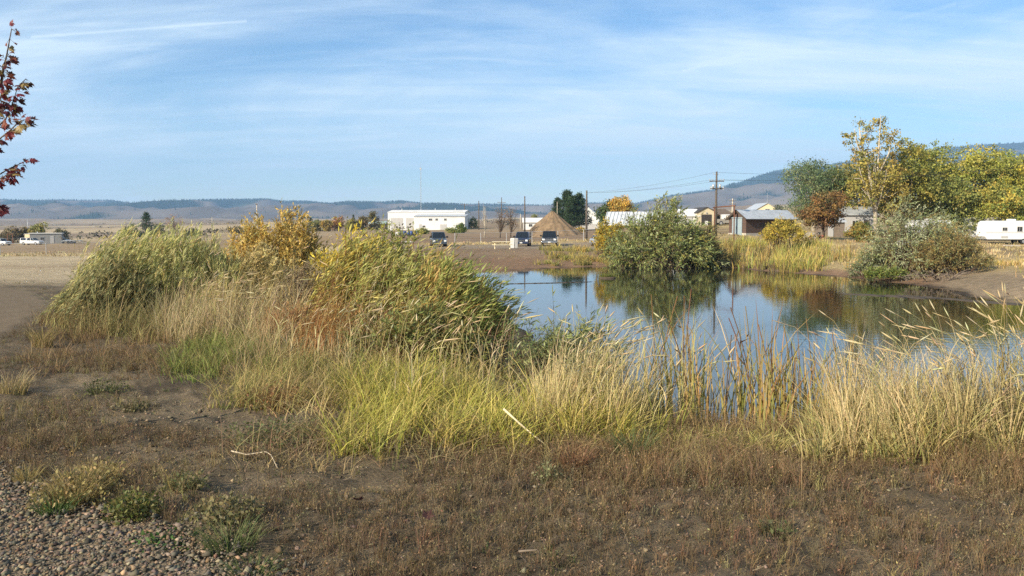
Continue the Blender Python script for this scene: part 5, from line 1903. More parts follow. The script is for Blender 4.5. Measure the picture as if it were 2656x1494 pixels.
shrub('water_willow', 'dark green willow sprays behind the pale seed heads', p, 1.25, .9, h, 80, 700, 4200, .08, .014, [(.09, .12, .045), (.13, .15, .055), (.16, .17, .07)], None, (.3, 0, 0), (.10, .07, .04), .1, stem_r=.006, twig=.32, cat='willow', group='near willows')
p, h = S_(760, 11.6, 815)
shrub('red_stem_bush', 'rust brown twiggy bush left of the green willow', p, 1.1, .8, h, 260, 900, 2600, .05, .01, [(.20, .11, .05), (.26, .15, .06)], None, (.15, 0, 0), (.22, .105, .045), .0, stem_r=.005, twig=.28, base=.6)
p, h = S_(860, 10.2, 790)
shrub('red_stem_bush', 'orange brown twiggy stems at the front of the green willow', p, .9, .6, h, 200, 600, 1400, .05, .01, [(.26, .15, .05), (.22, .16, .06)], None, (.1, 0, 0), (.26, .13, .05), .0, stem_r=.004, twig=.28, base=.7)

# ================================================================== NEAR GRASSES
WR = (0.1, .35)
grass_stand('olive_weeds', 'olive and tan weeds growing in front of the feathery bush', 6500, 150, 620, 11.8, 14.6, .62, .009, [(.26, .23, .09), (.32, .25, .11), (.22, .16, .08), (.28, .26, .10)], [(.36, .29, .14), (.32, .30, .13)], (.1, .9), (0.0, .45), segs=3, patch=(.6, 182, .38), per=18, sig=.12, fade=.25, cat='weeds')
grass_stand('path_verge', 'scrappy weeds creeping over the left path edge', 2200, -160, 330, 13.5, 30, .16, .014, [(.20, .15, .09), (.26, .20, .11), (.12, .13, .06)], None, (.3, 1.2), segs=2, patch=(.4, 189, .46), per=14, sig=.2, fade=.1, cat='weeds')
grass_stand('golden_weeds', 'tall golden weeds filling between the left bushes', 6500, 470, 960, 12.6, 17.0, 1.2, .012, [(.38, .28, .09), (.30, .25, .09), (.24, .22, .08), (.42, .32, .13)], [(.46, .35, .14), (.40, .32, .14)], (.1, .7), (0.0, .5), segs=4, patch=(.5, 181, .36), per=18, sig=.13, fade=.2, cat='weeds')
grass_stand('straw_reeds', 'upright straw gold stems on the middle near bank', 2600, 1380, 1680, 6.3, 7.6, .66, .0075, [(.48, .38, .17), (.42, .33, .13), (.36, .31, .11)], [(.56, .46, .25)], (.05, .45), WR, segs=4, per=16, sig=.06, fade=.2, cat='reeds')
grass_stand('straw_reeds', 'upright straw gold stems on the right near bank', 6500, 2150, 2980, 5.9, 7.0, .70, .0075, [(.50, .39, .18), (.44, .33, .13), (.38, .30, .11)], [(.58, .47, .26)], (.05, .45), (2.8, .4), segs=4, per=16, sig=.06, fade=.1, patch=(.8, 187, .40), cat='reeds')
grass_stand('tan_reed_grass', 'tall tan seeded grass leaning right below the ochre bush', 4200, 420, 790, 11.2, 15.0, .80, .009, [(.40, .31, .17), (.34, .26, .14), (.28, .20, .10)], [(.46, .37, .21), (.52, .42, .26)], (.1, .6), (0.0, .6), segs=4, patch=(.6, 81, .36), per=16, sig=.10, fade=.25)
grass_stand('tan_reed_grass', 'pale tan grass strands in front of the grey bush', 3600, 600, 1010, 9.0, 12.2, .62, .008, [(.38, .29, .15), (.30, .23, .12), (.22, .17, .09)], [(.46, .37, .20), (.40, .30, .15)], (.1, .8), (0.0, .35), segs=4, patch=(.6, 82, .36), per=14, sig=.10, fade=.25)
grass_stand('green_grass', 'fresh green grass patch below the tan seeded grass', 9000, 440, 860, 8.4, 12.4, .36, .009, [(.10, .15, .03), (.14, .175, .04), (.20, .20, .055)], [(.19, .22, .06), (.30, .28, .10)], (.15, 1.0), segs=3, patch=(.7, 83, .40), per=26, sig=.09, fade=.25)
grass_stand('mixed_bank_grass', 'mixed green and straw grass along the middle of the bank', 17000, 520, 1380, 7.0, 11.0, .40, .008, [(.16, .18, .045), (.24, .21, .06), (.32, .26, .10), (.24, .15, .06), (.18, .13, .06)], [(.32, .29, .09), (.44, .36, .16), (.33, .24, .11)], (.15, 1.1), WR, segs=3, patch=(.6, 84, .36), per=20, sig=.09, fade=.2)
grass_stand('lush_bank_grass', 'thick yellow-green grass crowding the near bank edge', 20000, 860, 1850, 6.0, 8.9, .40, .0105, [(.23, .245, .035), (.31, .29, .055), (.38, .32, .09), (.14, .18, .03), (.44, .34, .12)], [(.42, .38, .09), (.52, .42, .15), (.36, .35, .07)], (.15, 1.0), WR, segs=4, patch=(.8, 85, .39), per=26, sig=.075, fade=.14, tall=.05, hole=(1700, 1860, .3))
grass_stand('dead_thatch', 'bent and broken straw lying through the bank grass', 6500, 700, 2980, 5.8, 8.6, .34, .008, [(.40, .31, .15), (.34, .26, .12), (.26, .18, .09)], None, (.8, 2.6), segs=4, patch=(.8, 186, .38), per=8, sig=.12, fade=.05, hole=(1690, 2130, .12))
grass_stand('right_bank_grass', 'pale green and straw grass clump on the right near bank', 14000, 2090, 2980, 5.75, 7.6, .42, .0105, [(.25, .25, .06), (.35, .29, .10), (.42, .33, .15), (.17, .19, .05)], [(.44, .39, .16), (.54, .44, .22)], (.15, 1.0), (2.9, .3), segs=4, patch=(.8, 86, .37), per=26, sig=.075, fade=.08, tall=.06)
grass_stand('gap_grass', 'low yellow-green grass at the water gap between the clumps', 3000, 1660, 2200, 5.9, 6.5, .16, .010, [(.20, .20, .05), (.28, .24, .08), (.15, .165, .045), (.24, .15, .07)], [(.40, .34, .13), (.32, .30, .09)], (.2, 1.0), segs=3, per=18, sig=.06)
grass_stand('bank_edge_stragglers', 'loose straw blades straggling at the grass edge', 5000, 500, 2980, 5.6, 7.4, .30, .006, [(.34, .27, .13), (.24, .18, .09), (.18, .12, .07)], None, (.4, 1.8), segs=3, patch=(.8, 185, .44), per=9, sig=.09, fade=.08, hole=(1690, 2130, .3))
grass_stand('straw_litter', 'flattened straw and dead stems over the brown soil', 17000, -250, 2950, 3.2, 9.5, .07, .0034, [(.42, .34, .22), (.32, .25, .16), (.22, .17, .11)], None, (1.2, 3.4), segs=2, patch=(.5, 87, .36), per=8, sig=.09, fade=.02)
grass_stand('red_dry_weeds', 'reddish brown dry weeds at the left bank foot', 15000, 60, 760, 9.0, 16.5, .34, .007, [(.17, .10, .05), (.22, .14, .07), (.14, .09, .05), (.26, .18, .09)], [(.26, .17, .08), (.20, .14, .075)], (.25, 1.2), segs=2, patch=(.45, 88, .42), cat='weeds', per=16, sig=.10, fade=.22)


def seed_grass(label, px0, px1, D0, D1, n_st, h, hvar, head, wind, cols, group, bend=(.15, .55), leaves=2, dense=1.0):
    """tussock of upright stems, each ending in a pale spindle seed head"""
    x, y = scatter(n_st, px0, px1, D0, D1)
    z = ground(x, y)
    c = Vector((float(x.mean()), float(y.mean()), float(ground(x.mean(), y.mean()))))
    root = thing('seed_grass_tussock', label, 'grass tussock', c, 0, group)
    hh = h * rng.uniform(1 - hvar, 1 + hvar * .5, n_st)
    ang = np.where(rng.uniform(0, 1, n_st) < .6, wind + rng.normal(0, .6, n_st), rng.uniform(0, 6.28, n_st))
    ln = bend[0] + (bend[1] - bend[0]) * rng.uniform(0, 1, n_st) ** 1.5
    t = np.linspace(0, 1, 9)[None]
    off = hh[:, None] * ln[:, None] * (.45 * t ** 2 + .55 * t ** 6)
    zz = hh[:, None] * (t - .30 * ln[:, None] * t ** 7)
    sway = rng.normal(0, .05, (n_st, 1)) * hh[:, None] * t
    P = np.stack([x[:, None] + np.cos(ang)[:, None] * off + sway, y[:, None] + np.sin(ang)[:, None] * off, z[:, None] - .03 + zz], -1)
    P -= np.array(c)
    cs = pal(cols, n_st, .1)
    v, f, cc = strip_tube(P, np.broadcast_to(.0033 * (1.1 - t * .7), (n_st, 9)), cs, 3)
    np_mesh('stems', v, f, GRASS, root, cc)['kind'] = 'stuff'
    hl = np.clip(head * rng.uniform(.55, .95, n_st) / hh, .05, .2)
    uu_ = 1 - hl[:, None] * np.array([1.0, .8, .5, .2, 0])[None]
    ti = uu_ * 8
    i0 = np.minimum(ti.astype(int), 7)
    fr = (ti - i0)[..., None]
    ar = np.arange(n_st)[:, None]
    H = P[ar, i0] * (1 - fr) + P[ar, i0 + 1] * fr
    hr = np.array([.0020, .0055, .0060, .0036, .0006])[None] * rng.uniform(.65, 1.25, (n_st, 1))
    v, f, cc = strip_tube(H, hr, pal([(.52, .43, .25), (.60, .50, .31), (.45, .36, .20)], n_st, .08), 5)
    np_mesh('seed_heads', v, f, GRASS, root, cc)['kind'] = 'stuff'
    m_ = int(n_st * leaves)
    si = rng.integers(0, n_st, m_)
    lt = rng.uniform(.02, .6, m_)
    i0 = (lt * 8).astype(int)
    r0 = P[si, i0]
    c0 = pal(cols, m_, .15)
    v, f, cc = blade_geo(r0, rng.uniform(.18, .42, m_) * h, rng.uniform(0, 6.28, m_), rng.uniform(.3, 1.3, m_), .011, c0, c0 * 1.2, 4, .7)
    np_mesh('leaf_blades', v, f, GRASS, root, cc)['kind'] = 'stuff'
    return root


PALE = [(.50, .42, .24), (.42, .35, .18), (.36, .31, .13)]
SG = 'seed grass tussocks on the near bank'
seed_grass('tan stems poking up through the near willow thicket', 850, 1230, 9.8, 11.6, 90, 1.25, .3, .12, .25, PALE, SG, (.15, .6), 4)
GW = [(.26, .25, .11), (.32, .29, .14), (.24, .22, .10)]
seed_grass('pale green wisps rising through the feathery bush', 200, 560, 13.6, 15.4, 150, 1.45, .3, .16, .1, GW, SG, (.15, .6), 5)
seed_grass('pale wisps standing above the ochre bush', 600, 830, 16.4, 18.0, 70, 1.75, .2, .14, .2, [(.40, .32, .14), (.32, .27, .12)], SG, (.1, .4), 5)
seed_grass('pale seed grass tussock in the middle of the near bank', 1440, 1625, 6.6, 7.4, 85, .95, .35, .12, .3, PALE, SG, leaves=5)
seed_grass('loose seed heads in front of the green willow', 1020, 1330, 7.2, 8.6, 48, .95, .35, .12, .3, PALE, SG, leaves=3)
seed_grass('thin seed heads standing left among the reddish stems', 700, 1000, 8.6, 10.4, 50, .9, .3, .12, .3, PALE, SG, leaves=3)
seed_grass('few pale seed stalks beside the cattails at the gap', 1640, 1870, 6.6, 7.3, 16, .95, .4, .11, .2, PALE, SG, leaves=3)
seed_grass('pale bending seed grass at the left of the right clump', 2120, 2400, 6.1, 6.8, 34, .98, .3, .12, 2.8, PALE, SG, (.25, .65), 4)
seed_grass('dense pale seed grass right of the bending stalks', 2380, 2640, 6.0, 6.7, 60, 1.02, .3, .12, 2.7, PALE, SG, (.15, .55), 5)
seed_grass('tallest seed grass at the right edge of the picture', 2570, 2860, 5.9, 6.5, 75, 1.18, .25, .13, 2.4, PALE, SG, (.05, .35), 5)
seed_grass('tan seed stalks rising behind the green grass patch', 480, 720, 11.6, 13.2, 90, 1.05, .3, .13, .1, PALE, SG, (.2, .7), 2)


def cattail(label, px, D, n, h, group):
    n = int(n * .7)
    c = spot(px, D)
    root = thing('cattail_clump', label, 'cattail', c, 0, group)
    a = rng.uniform(0, 6.28, n)
    r = np.sqrt(rng.uniform(0, 1, n)) * .16
    rt = np.stack([np.cos(a) * r, np.sin(a) * r, np.full(n, -.08)], 1)
    c0 = pal([(.20, .25, .055), (.28, .28, .07), (.40, .32, .10), (.38, .23, .09)], n, .12)
    c1 = pal([(.44, .29, .11), (.38, .20, .09), (.32, .30, .10), (.50, .40, .20)], n, .12)
    v, f, cc = blade_geo(rt, h * rng.uniform(.55, 1.1, n), rng.uniform(0, 6.28, n), rng.uniform(.03, .5, n), .017 * rng.uniform(.7, 1.2, n), c0, c1, 5, .5, face=rng.uniform(-.6, .6, n))
    np_mesh('leaf_blades', v, f, GRASS, root, cc)
    k = max(2, n // 12)
    a = rng.uniform(0, 6.28, k)
    l = rng.uniform(.05, .25, k)
    hh = h * rng.uniform(.8, 1.05, k)
    t = np.linspace(0, 1, 6)[None]
    P = np.stack([np.cos(a)[:, None] * l[:, None] * t ** 2 * hh[:, None], np.sin(a)[:, None] * l[:, None] * t ** 2 * hh[:, None], hh[:, None] * t - .08], -1)
    v, f, cc = strip_tube(P, np.full((k, 6), .004), pal([(.20, .10, .05), (.30, .2, .09)], k), 4)
    np_mesh('stalks', v, f, GRASS, root, cc)
    v, f, cc = leaf_geo(P[:, -2] + rng.normal(0, .03, (k, 3)), unit(rng.normal(0, 1, (k, 3)) + np.array([.4, 0, .2])), .12, .016, pal([(.07, .045, .03)], k))
    np_mesh('dark_tips', v, f, GRASS, root, cc)['kind'] = 'stuff'
    return root


CG = 'cattails at the near water edge'
for px, D, n, h, lb in ((1700, 7.4, 34, 1.15, 'leftmost orange and green cattail clump at the near water'), (1770, 7.8, 46, 1.25, 'tall orange cattail clump behind the gap grass'), (1790, 7.1, 30, .9, 'short yellow cattail clump at the gap'),
                        (1880, 7.3, 26, .95, 'thin cattail clump in the water gap'), (1955, 7.3, 60, 1.2, 'dense upright cattail clump in the middle of the water gap'), (2005, 7.0, 46, .95, 'yellow-green cattail clump before the dense upright one'),
                        (2060, 7.2, 44, 1.0, 'brown tipped cattail clump right of the dense one'), (2110, 7.3, 34, 1.05, 'green and orange cattail clump next to the right grasses'), (2180, 7.1, 36, 1.0, 'last orange cattail clump touching the right grasses')):
    cattail(lb, px, D, n, h, CG)


# ================================================================== FOREGROUND WEEDS, GRAVEL, STICKS
def weed_mass(name, label, n, px0, px1, D0, D1, h, twigs, cols, patch, specks=10, keepf=None, wd=.0035, cat='weeds', sp=.9):
    x, y = scatter(n, px0, px1, D0, D1)
    k = (pond_dist(x, y) > .4) & (path_dist(x, y) > 1.95 + rng.normal(0, .12, n))
    nzv = fbm(x * patch[0], y * patch[0], patch[1], 4)
    k &= nzv > patch[2] + rng.normal(0, .05, n)
    x, y, nzv = x[k], y[k], nzv[k]
    m_ = len(x)
    z = ground(x, y)
    hh = h * rng.uniform(.4, 1.2, m_) * (.5 + 1.1 * sstep(patch[2] - .05, patch[2] + .25, nzv))
    ct = pal(cols, m_, .16, None, .08) * (.75 + .5 * fbm(x * .5, y * .5, patch[1] + 9, 3))[:, None]
    i = np.repeat(np.arange(m_), twigs)
    q = len(i)
    root = np.stack([x, y, z - .01], 1)[i] + rng.normal(0, .012, (q, 3)) * np.array([1, 1, 0])
    v1, f1, c1 = blade_geo(root, hh[i] * rng.uniform(.4, 1.1, q), rng.uniform(0, 6.28, q), rng.uniform(.1, sp, q), wd * rng.uniform(.6, 1.3, q), ct[i] * .8, ct[i] * 1.15, 2, .2)
    parts = [(v1, f1, c1)]
    if specks:
        i = np.repeat(np.arange(m_), specks)
        q = len(i)
        a = rng.uniform(0, 6.28, q)
        t = rng.uniform(.15, 1.05, q)
        r = t * hh[i] * rng.uniform(.0, sp * .8, q)
        p_ = np.stack([x[i] + np.cos(a) * r, y[i] + np.sin(a) * r, z[i] + t * hh[i] * .85], 1)
        s = rng.uniform(.004, .011, q)
        parts.append(leaf_geo(p_, unit(rand_dir(q) + np.array([0, 0, .4])), s * 1.5, s * .8, np.clip(ct[i] * rng.uniform(.7, 1.5, (q, 1)), .01, .6)))
    v, f, c = join_geo(parts)
    o = np_mesh(name, v, f, GRASS, None, c)
    tag(o, label, cat, kind='stuff')
    return o


BR = [(.15, .108, .06), (.185, .135, .074), (.115, .085, .053), (.22, .168, .093)]
weed_mass('brown_weeds', 'fine brown dry weeds covering the foreground soil', 17500, -250, 2950, 3.2, 6.8, .072, 8, BR, (1.2, 201, .335), 3, wd=.0032)
weed_mass('brown_weeds', 'taller reddish brown weeds in patches on the foreground', 3600, -250, 2950, 3.3, 6.6, .13, 12, [(.18, .12, .066), (.155, .105, .06)], (1.4, 211, .53), 5, wd=.003)
weed_mass('brown_weeds', 'fine brown weeds thinning out over the left slope', 9500, -250, 1250, 6.2, 13.0, .11, 9, BR + [(.19, .16, .07)], (.7, 202, .42), 4, wd=.0045)
weed_mass('brown_weeds', 'rust brown weeds along the foot of the bank grass', 3800, 900, 2950, 5.2, 6.9, .15, 10, [(.20, .13, .07), (.15, .11, .06), (.25, .18, .09)], (.9, 203, .44), 5)
weed_mass('straw_weeds', 'straw coloured dry weeds scattered in the foreground', 1500, -250, 2950, 3.4, 10.0, .12, 10, [(.30, .23, .10), (.25, .20, .09)], (1.0, 204, .53), 4)
weed_mass('green_weeds', 'small green weeds sprouting between the brown ones', 1500, -250, 2950, 3.3, 11.0, .06, 8, [(.08, .10, .035), (.11, .125, .045)], (.9, 205, .54), 6, wd=.006)


def clump(label, px, D, h, r, n, cols, tips, wd, name='weed_clump', leafs=0, lean=(.2, .9)):
    c = spot(px, D)
    root = thing(name, label, 'weed', c, 0, 'weed clumps in the foreground')
    a = rng.uniform(0, 6.28, n)
    q = np.sqrt(rng.uniform(0, 1, n)) * r
    rt = np.stack([np.cos(a) * q * .5, np.sin(a) * q * .5, np.full(n, -.02)], 1)
    c0 = pal(cols, n)
    c1 = pal(tips, n)
    v, f, cc = blade_geo(rt, h * rng.uniform(.5, 1.1, n), a + rng.normal(0, .5, n), rng.uniform(lean[0], lean[1], n), wd, c0, c1, 4)
    np_mesh('blades', v, f, GRASS, root, cc)['kind'] = 'stuff'
    if leafs:
        a = rng.uniform(0, 6.28, leafs)
        q = rng.uniform(0, 1, leafs) ** .6 * r
        p_ = np.stack([np.cos(a) * q, np.sin(a) * q, h * rng.uniform(.05, .9, leafs) * (1.1 - q / r * .6)], 1)
        v, f, cc = leaf_geo(p_, rand_dir(leafs), rng.uniform(.015, .04, leafs), .02, pal(tips, leafs))
        np_mesh('leaves', v, f, LEAF, root, cc)['kind'] = 'stuff'
    return root


YS = [(.27, .21, .085), (.22, .17, .06), (.33, .26, .12)]
clump('yellow straw weed tuft beside the gravel edge', 195, 5.05, .26, .26, 420, YS, YS, .005, leafs=500)
clump('second yellow straw tuft right of the first', 255, 5.35, .22, .22, 300, YS, YS, .005, leafs=350)
clump('small tan tuft on the gravel corner', 70, 5.45, .16, .14, 180, YS, YS, .005)
clump('green grass tuft at the gravel edge below the straw weed', 145, 4.85, .17, .17, 200, [(.05, .085, .025), (.07, .11, .035)], [(.10, .15, .05)], .006)
clump('bushy green weed casting a dark shadow', 350, 4.75, .19, .16, 130, [(.09, .10, .03), (.13, .13, .045)], [(.14, .145, .045), (.19, .17, .06), (.10, .12, .035)], .006, leafs=600)
clump('low dark green weed among brown stems', 480, 5.2, .13, .15, 110, [(.07, .09, .03)], [(.12, .13, .05), (.2, .17, .08)], .006, leafs=260)
clump('loose green grass tuft leaning right at the bottom', 600, 4.25, .19, .24, 220, [(.06, .085, .03), (.09, .11, .04)], [(.16, .17, .07), (.11, .14, .05)], .005, lean=(.3, 1.2))
clump('green grass tuft at the bottom right of the gravel', 655, 3.95, .14, .20, 170, [(.05, .08, .025)], [(.11, .14, .05)], .005, lean=(.4, 1.3))
clump('olive feathery weed above the bottom grass tuft', 590, 4.55, .17, .2, 200, [(.12, .11, .045), (.09, .09, .04)], [(.17, .15, .07)], .004, leafs=500)
clump('flat broad green leaves at the gravel rim', 430, 4.38, .05, .2, 60, [(.04, .085, .02)], [(.06, .12, .03)], .03, lean=(1, 2.5), leafs=160)
clump('low green tuft on the left slope', 270, 8.4, .16, .28, 160, [(.06, .075, .03)], [(.12, .12, .05)], .007, leafs=220)
clump('low green tuft near the slope middle', 350, 7.6, .14, .22, 130, [(.08, .08, .04)], [(.18, .15, .08)], .007, leafs=160)
clump('green sprig patch below the bank grass', 740, 6.6, .12, .5, 260, [(.06, .08, .03)], [(.10, .12, .045)], .006, leafs=500)
clump('pale straw tuft at the left edge', 25, 8.3, .30, .3, 240, YS, [(.36, .29, .16)], .006)
clump('golden tuft at the far left slope', 110, 11.6, .32, .26, 200, YS, YS, .008)
clump('thin green sprig with pale flower near the bank', 1420, 5.35, .18, .09, 50, [(.09, .11, .05)], [(.20, .20, .10)], .005, leafs=70)
clump('rust red twiggy weed right of the green sprig', 1490, 5.6, .22, .16, 260, [(.17, .09, .05)], [(.22, .13, .07)], .004, leafs=60)
clump('dark green blades at the foot of the lush grass', 1640, 5.9, .30, .2, 150, [(.045, .075, .03)], [(.10, .13, .05)], .008)
clump('orange brown tuft below the mixed grass', 720, 7.6, .26, .3, 300, [(.20, .10, .045)], [(.26, .14, .06)], .005, leafs=200)
clump('small green tuft in the right foreground', 2010, 4.5, .12, .13, 120, [(.07, .085, .035)], [(.12, .13, .06)], .005, leafs=60)

# gravel stones
n = 90000
cx_, cy_ = scatter(n, -260, 900, 3.1, 6.6)
dd_ = path_dist(cx_, cy_)
k = dd_ < 1.93 + rng.normal(0, .05, n) + (rng.uniform(0, 1, n) < .06) * rng.uniform(0, .35, n)
cx_, cy_ = cx_[k][:19000], cy_[k][:19000]
n = len(cx_)
ico = np.array([(1, 0, 0), (-1, 0, 0), (0, 1, 0), (0, -1, 0), (0, 0, 1), (0, 0, -1), (.6, .6, .5), (-.6, -.5, .55)], float)
icf = np.array([(0, 6, 4), (0, 2, 6), (2, 4, 6), (2, 1, 4), (1, 7, 4), (1, 3, 7), (3, 4, 7), (3, 0, 4), (2, 0, 5), (1, 2, 5), (3, 1, 5), (0, 3, 5)])


def stone_geo(cx, cy, sz, lift, cols):
    n = len(cx)
    V = ico[None] * rng.uniform(.6, 1.4, (n, 8, 1)) + rng.normal(0, .16, (n, 8, 3))
    V = V * (rng.uniform(.7, 1.4, (n, 1, 3)) * np.array([1, 1, .7])) * sz[:, None, None]
    ra = rng.uniform(0, 6.28, n)
    ca, sa = np.cos(ra)[:, None], np.sin(ra)[:, None]
    V = np.stack([V[..., 0] * ca - V[..., 1] * sa, V[..., 0] * sa + V[..., 1] * ca, V[..., 2]], -1)
    V += np.stack([cx, cy, ground(cx, cy) + lift + sz * .2], 1)[:, None]
    F_ = (icf[None] + (np.arange(n) * 8)[:, None, None]).reshape(-1, 3)
    return V.reshape(-1, 3), F_, np.repeat(cols, 8, 0)


sz = rng.lognormal(math.log(.0070), .50, n)
sz = np.minimum(sz, .02)
cs = pal([(.15, .125, .092), (.105, .092, .072), (.20, .16, .11), (.07, .062, .052), (.16, .11, .07)], n, .25)
v, f, cl = stone_geo(cx_, cy_, sz, .022, cs)
o = np_mesh('gravel_stones', v, f, TWIG, None, cl)
tag(o, 'loose angular gravel stones at the bottom left', 'gravel', kind='stuff')
x_, y_ = scatter(7000, -260, 2950, 3.2, 8.0)
k = fbm(x_ * 1.1, y_ * 1.1, 301, 3) > .42
x_, y_ = x_[k], y_[k]
v, f, cl = stone_geo(x_, y_, np.minimum(rng.lognormal(math.log(.0065), .5, len(x_)), .02), .0, pal([(.15, .115, .08), (.20, .16, .11), (.10, .078, .056)], len(x_)))
o = np_mesh('soil_clods', v, f, TWIG, None, cl)
tag(o, 'small clods and pebbles strewn over the brown soil', 'clods', kind='stuff')


def stick(label, pts, r, m_=None, name='dead_stick'):
    P = []
    for px, D, dz in pts:
        q = spot(px, D)
        P.append(q + Vector((0, 0, dz)))
    o = P[0]
    mb = MB()
    mb.tube([q - o for q in P], [r * (1 - .6 * i / (len(P) - 1)) for i in range(len(P))], 7)
    s = mb.build(name, m_ or STICKWOOD, None, True)
    s.location = o
    return tag(s, label, 'stick', 'dead sticks on the near ground')


stick('long pale broken reed stem leaning in the grass', [(1306, 6.25, .30), (1345, 6.2, .22), (1385, 6.15, .13), (1415, 6.1, .07)], .009, plain('pale_reed', (.55, .46, .28), .7, noise=.15))
stick('pale crooked twig lying on the brown soil', [(600, 5.98, .045), (640, 5.96, .052), (690, 5.97, .05), (703, 5.85, .045), (720, 5.68, .03)], .0055)
stick('grey stick lying in the bottom foreground', [(1345, 4.12, .03), (1392, 4.13, .035), (1398, 4.12, .03)], .006, OLDWOOD)
stick('fallen pale reed before the gap grass', [(2030, 5.95, .03), (2080, 6.05, .1), (2140, 6.1, .12)], .005)

# a few fallen maple leaves on the soil
def maple_outline():
    pts = [(0, -.08), (.12, .02), (.34, -.12), (.30, .06), (.52, .12), (.40, .24), (.62, .46), (.40, .44), (.42, .58), (.22, .46), (.24, .74), (.13, .70), (0, 1.0)]
    return pts + [(-x, y) for x, y in pts[-2:0:-1]]


def maple_mesh(name, col, curl):
    mt = leaf_mats.get(col)
    if mt is None:
        mt = plain('maple_leaf_colour', col, .5, noise=.25, scale=14)
        t = mt.node_tree
        b = t.nodes['Principled BSDF']
        tr = t.nodes.new('ShaderNodeBsdfTranslucent')
        t.links.new(b.inputs['Base Color'].links[0].from_socket, tr.inputs['Color'])
        mx = t.nodes.new('ShaderNodeMixShader')
        mx.inputs[0].default_value = .35
        t.links.new(b.outputs[0], mx.inputs[1])
        t.links.new(tr.outputs[0], mx.inputs[2])
        t.links.new(mx.outputs[0], t.nodes['Material Output'].inputs['Surface'])
        leaf_mats[col] = mt
    pts = maple_outline()
    vs = [(0, .35, 0)] + [(x, y, curl * (x * x * 1.1 + (y - .3) ** 2 * .5)) for x, y in pts]
    fs = [(0, i + 1, (i + 1) % len(pts) + 1) for i in range(len(pts))]
    me = bpy.data.meshes.new(name)
    me.from_pydata(vs, [], fs)
    me.materials.append(mt)
    return me


leaf_mats = {}
LM = [maple_mesh('leaf', c, cu) for c, cu in (((.16, .022, .03), -.5), ((.10, .018, .025), -.8), ((.20, .06, .035), .5), ((.26, .19, .07), -.4), ((.07, .03, .025), .7), ((.22, .04, .05), -.6))]

# ------------------------------------------------------------------ red maple sapling at the left edge
p = spot(-62, 6.2)
mt_ = thing('maple_tree', 'young red maple sapling whose branches enter at the left edge', 'maple tree', p)
Dm = 6.2


def MP(px, py, D=Dm):
    return Vector((xat(px, D, zat(py, D)), D, zat(py, D))) - p


trunk = [Vector((0, 0, -.1)), MP(-66, 900), MP(-52, 650), MP(-40, 420), MP(-20, 290), MP(2, 215), MP(18, 140), MP(30, 75)]
MB().tube(trunk, [.03, .026, .021, .016, .011, .008, .005, .003], 8).build('trunk', BARK, mt_, True)
brs = [[MP(-38, 420), MP(-5, 372), MP(40, 345), MP(78, 320), (MP(98, 318))], [MP(-30, 350), MP(15, 310), MP(35, 265), MP(48, 225), MP(70, 205)], [MP(-46, 520), MP(-10, 470), MP(20, 455), MP(42, 452)], [MP(-46, 520), MP(-15, 455), MP(10, 435), MP(38, 418)],
       [MP(-52, 640), MP(-20, 570), MP(5, 545), MP(18, 530)], [MP(-20, 290), MP(10, 255), MP(22, 215), MP(30, 180), MP(50, 155)], [MP(-40, 420), MP(-10, 330), MP(0, 290), MP(20, 260)], [MP(2, 215), MP(-20, 170), MP(-15, 120)],
       [MP(-38, 400), MP(-60, 330), MP(-80, 250)], [MP(-46, 520), MP(-90, 460), MP(-120, 380)], [MP(-30, 350), MP(-70, 300), MP(-110, 210)], [MP(-50, 600), MP(-100, 560), MP(-140, 500)]]
leafpts = []
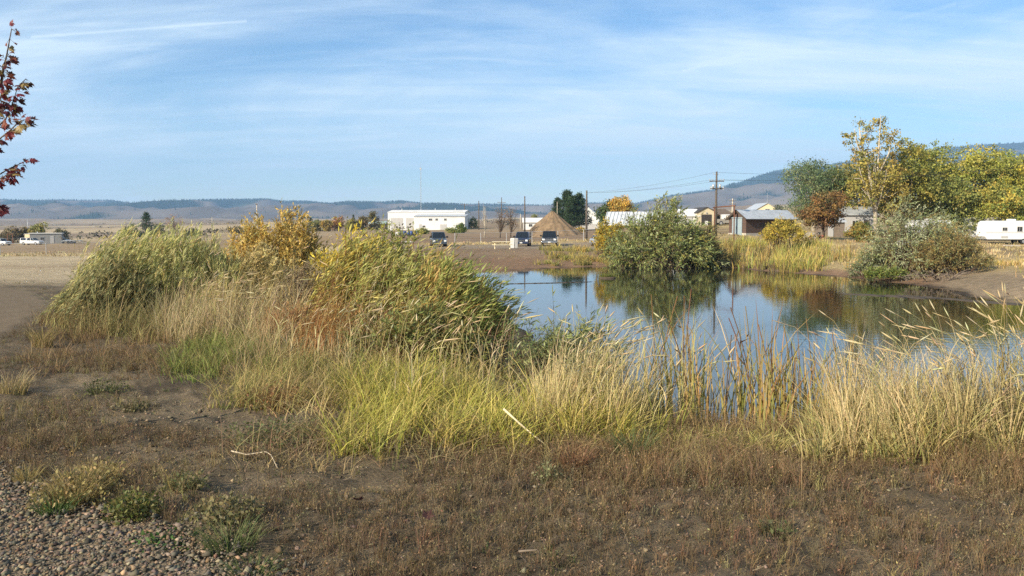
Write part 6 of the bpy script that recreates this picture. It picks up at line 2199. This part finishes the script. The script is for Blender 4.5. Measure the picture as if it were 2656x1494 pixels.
for q in brs + [trunk[4:]]:
    if q is not trunk[4:] and len(q) != 4 or q[0] != trunk[4]:
        dz = random.uniform(-.25, .25)
        q2 = [Vector((a.x, a.y + dz * i / len(q), a.z)) for i, a in enumerate(q)]
    else:
        q2 = q
    if q[0] != trunk[4] or len(q) != 4:
        MB().tube(q2, [.007 - .0045 * i / (len(q2) - 1) for i in range(len(q2))], 5).build('branch', BARK, mt_, True)
    for i in range(len(q2) - 1):
        for _ in range(7):
            leafpts.append(q2[i].lerp(q2[i + 1], random.random()))
    leafpts += [q2[-1]] * 3
lw = [3, 3, 2, 1.3, 2, 2]
tw = MB()
for a in leafpts:
    d = Vector((random.uniform(-.3, 1), random.uniform(-.7, .7), random.uniform(-.7, .4))).normalized()
    st = a + d * random.uniform(.02, .05)
    tw.tube([a, st], [.0015, .001], 3)
    me = random.choices(LM, lw)[0] if st.z < 2.35 or random.random() > .4 else random.choice(LM[2:5])
    o = bpy.data.objects.new('leaf', me)
    COL.objects.link(o)
    o.parent = mt_
    o.location = st
    yd = (d + Vector((.5, 0, -.5))).normalized()
    o.rotation_euler = (yd.to_track_quat('Y', 'Z').to_matrix() @ Matrix.Rotation(random.uniform(-1.6, 1.6), 3, 'Y')).to_euler()
    s = random.uniform(.034, .07)
    o.scale = (s * random.uniform(.7, 1), s, s)
tw.build('leaf_stalks', BARK, mt_)['kind'] = 'stuff'
for i, (px, D, lb) in enumerate(((935, 4.9, 'brown fallen maple leaf in the middle foreground'), (2050, 5.4, 'pale fallen maple leaf near the right bank'), (1105, 4.6, 'dark fallen maple leaf on the brown soil'))):
    o = bpy.data.objects.new('fallen_leaf', LM[(4, 3, 4)[i]])
    COL.objects.link(o)
    o.location = spot(px, D) + Vector((0, 0, .05))
    o.rotation_euler = (.4, .3, random.uniform(0, 6))
    o.scale = (.07, .07, .07)
    tag(o, lb, 'leaf', 'fallen maple leaves')

# ------------------------------------------------------------------ the air between here and the hills
HAZE, hzt, hzb = newmat('haze')
hzt.nodes.remove(hzb)
pv = hzt.nodes.new('ShaderNodeVolumePrincipled')
pv.inputs['Color'].default_value = (.32, .55, .90, 1)
pv.inputs['Density'].default_value = 1.25e-4
pv.inputs['Anisotropy'].default_value = .0
hzt.links.new(pv.outputs[0], hzt.nodes['Material Output'].inputs['Volume'])
mb = MB()
mb.box(-10500, 10500, -9300, 9300, -60, 680)
o = mb.build('haze', HAZE)
tag(o, 'thin pale autumn haze veiling the far hills', 'haze', kind='stuff')
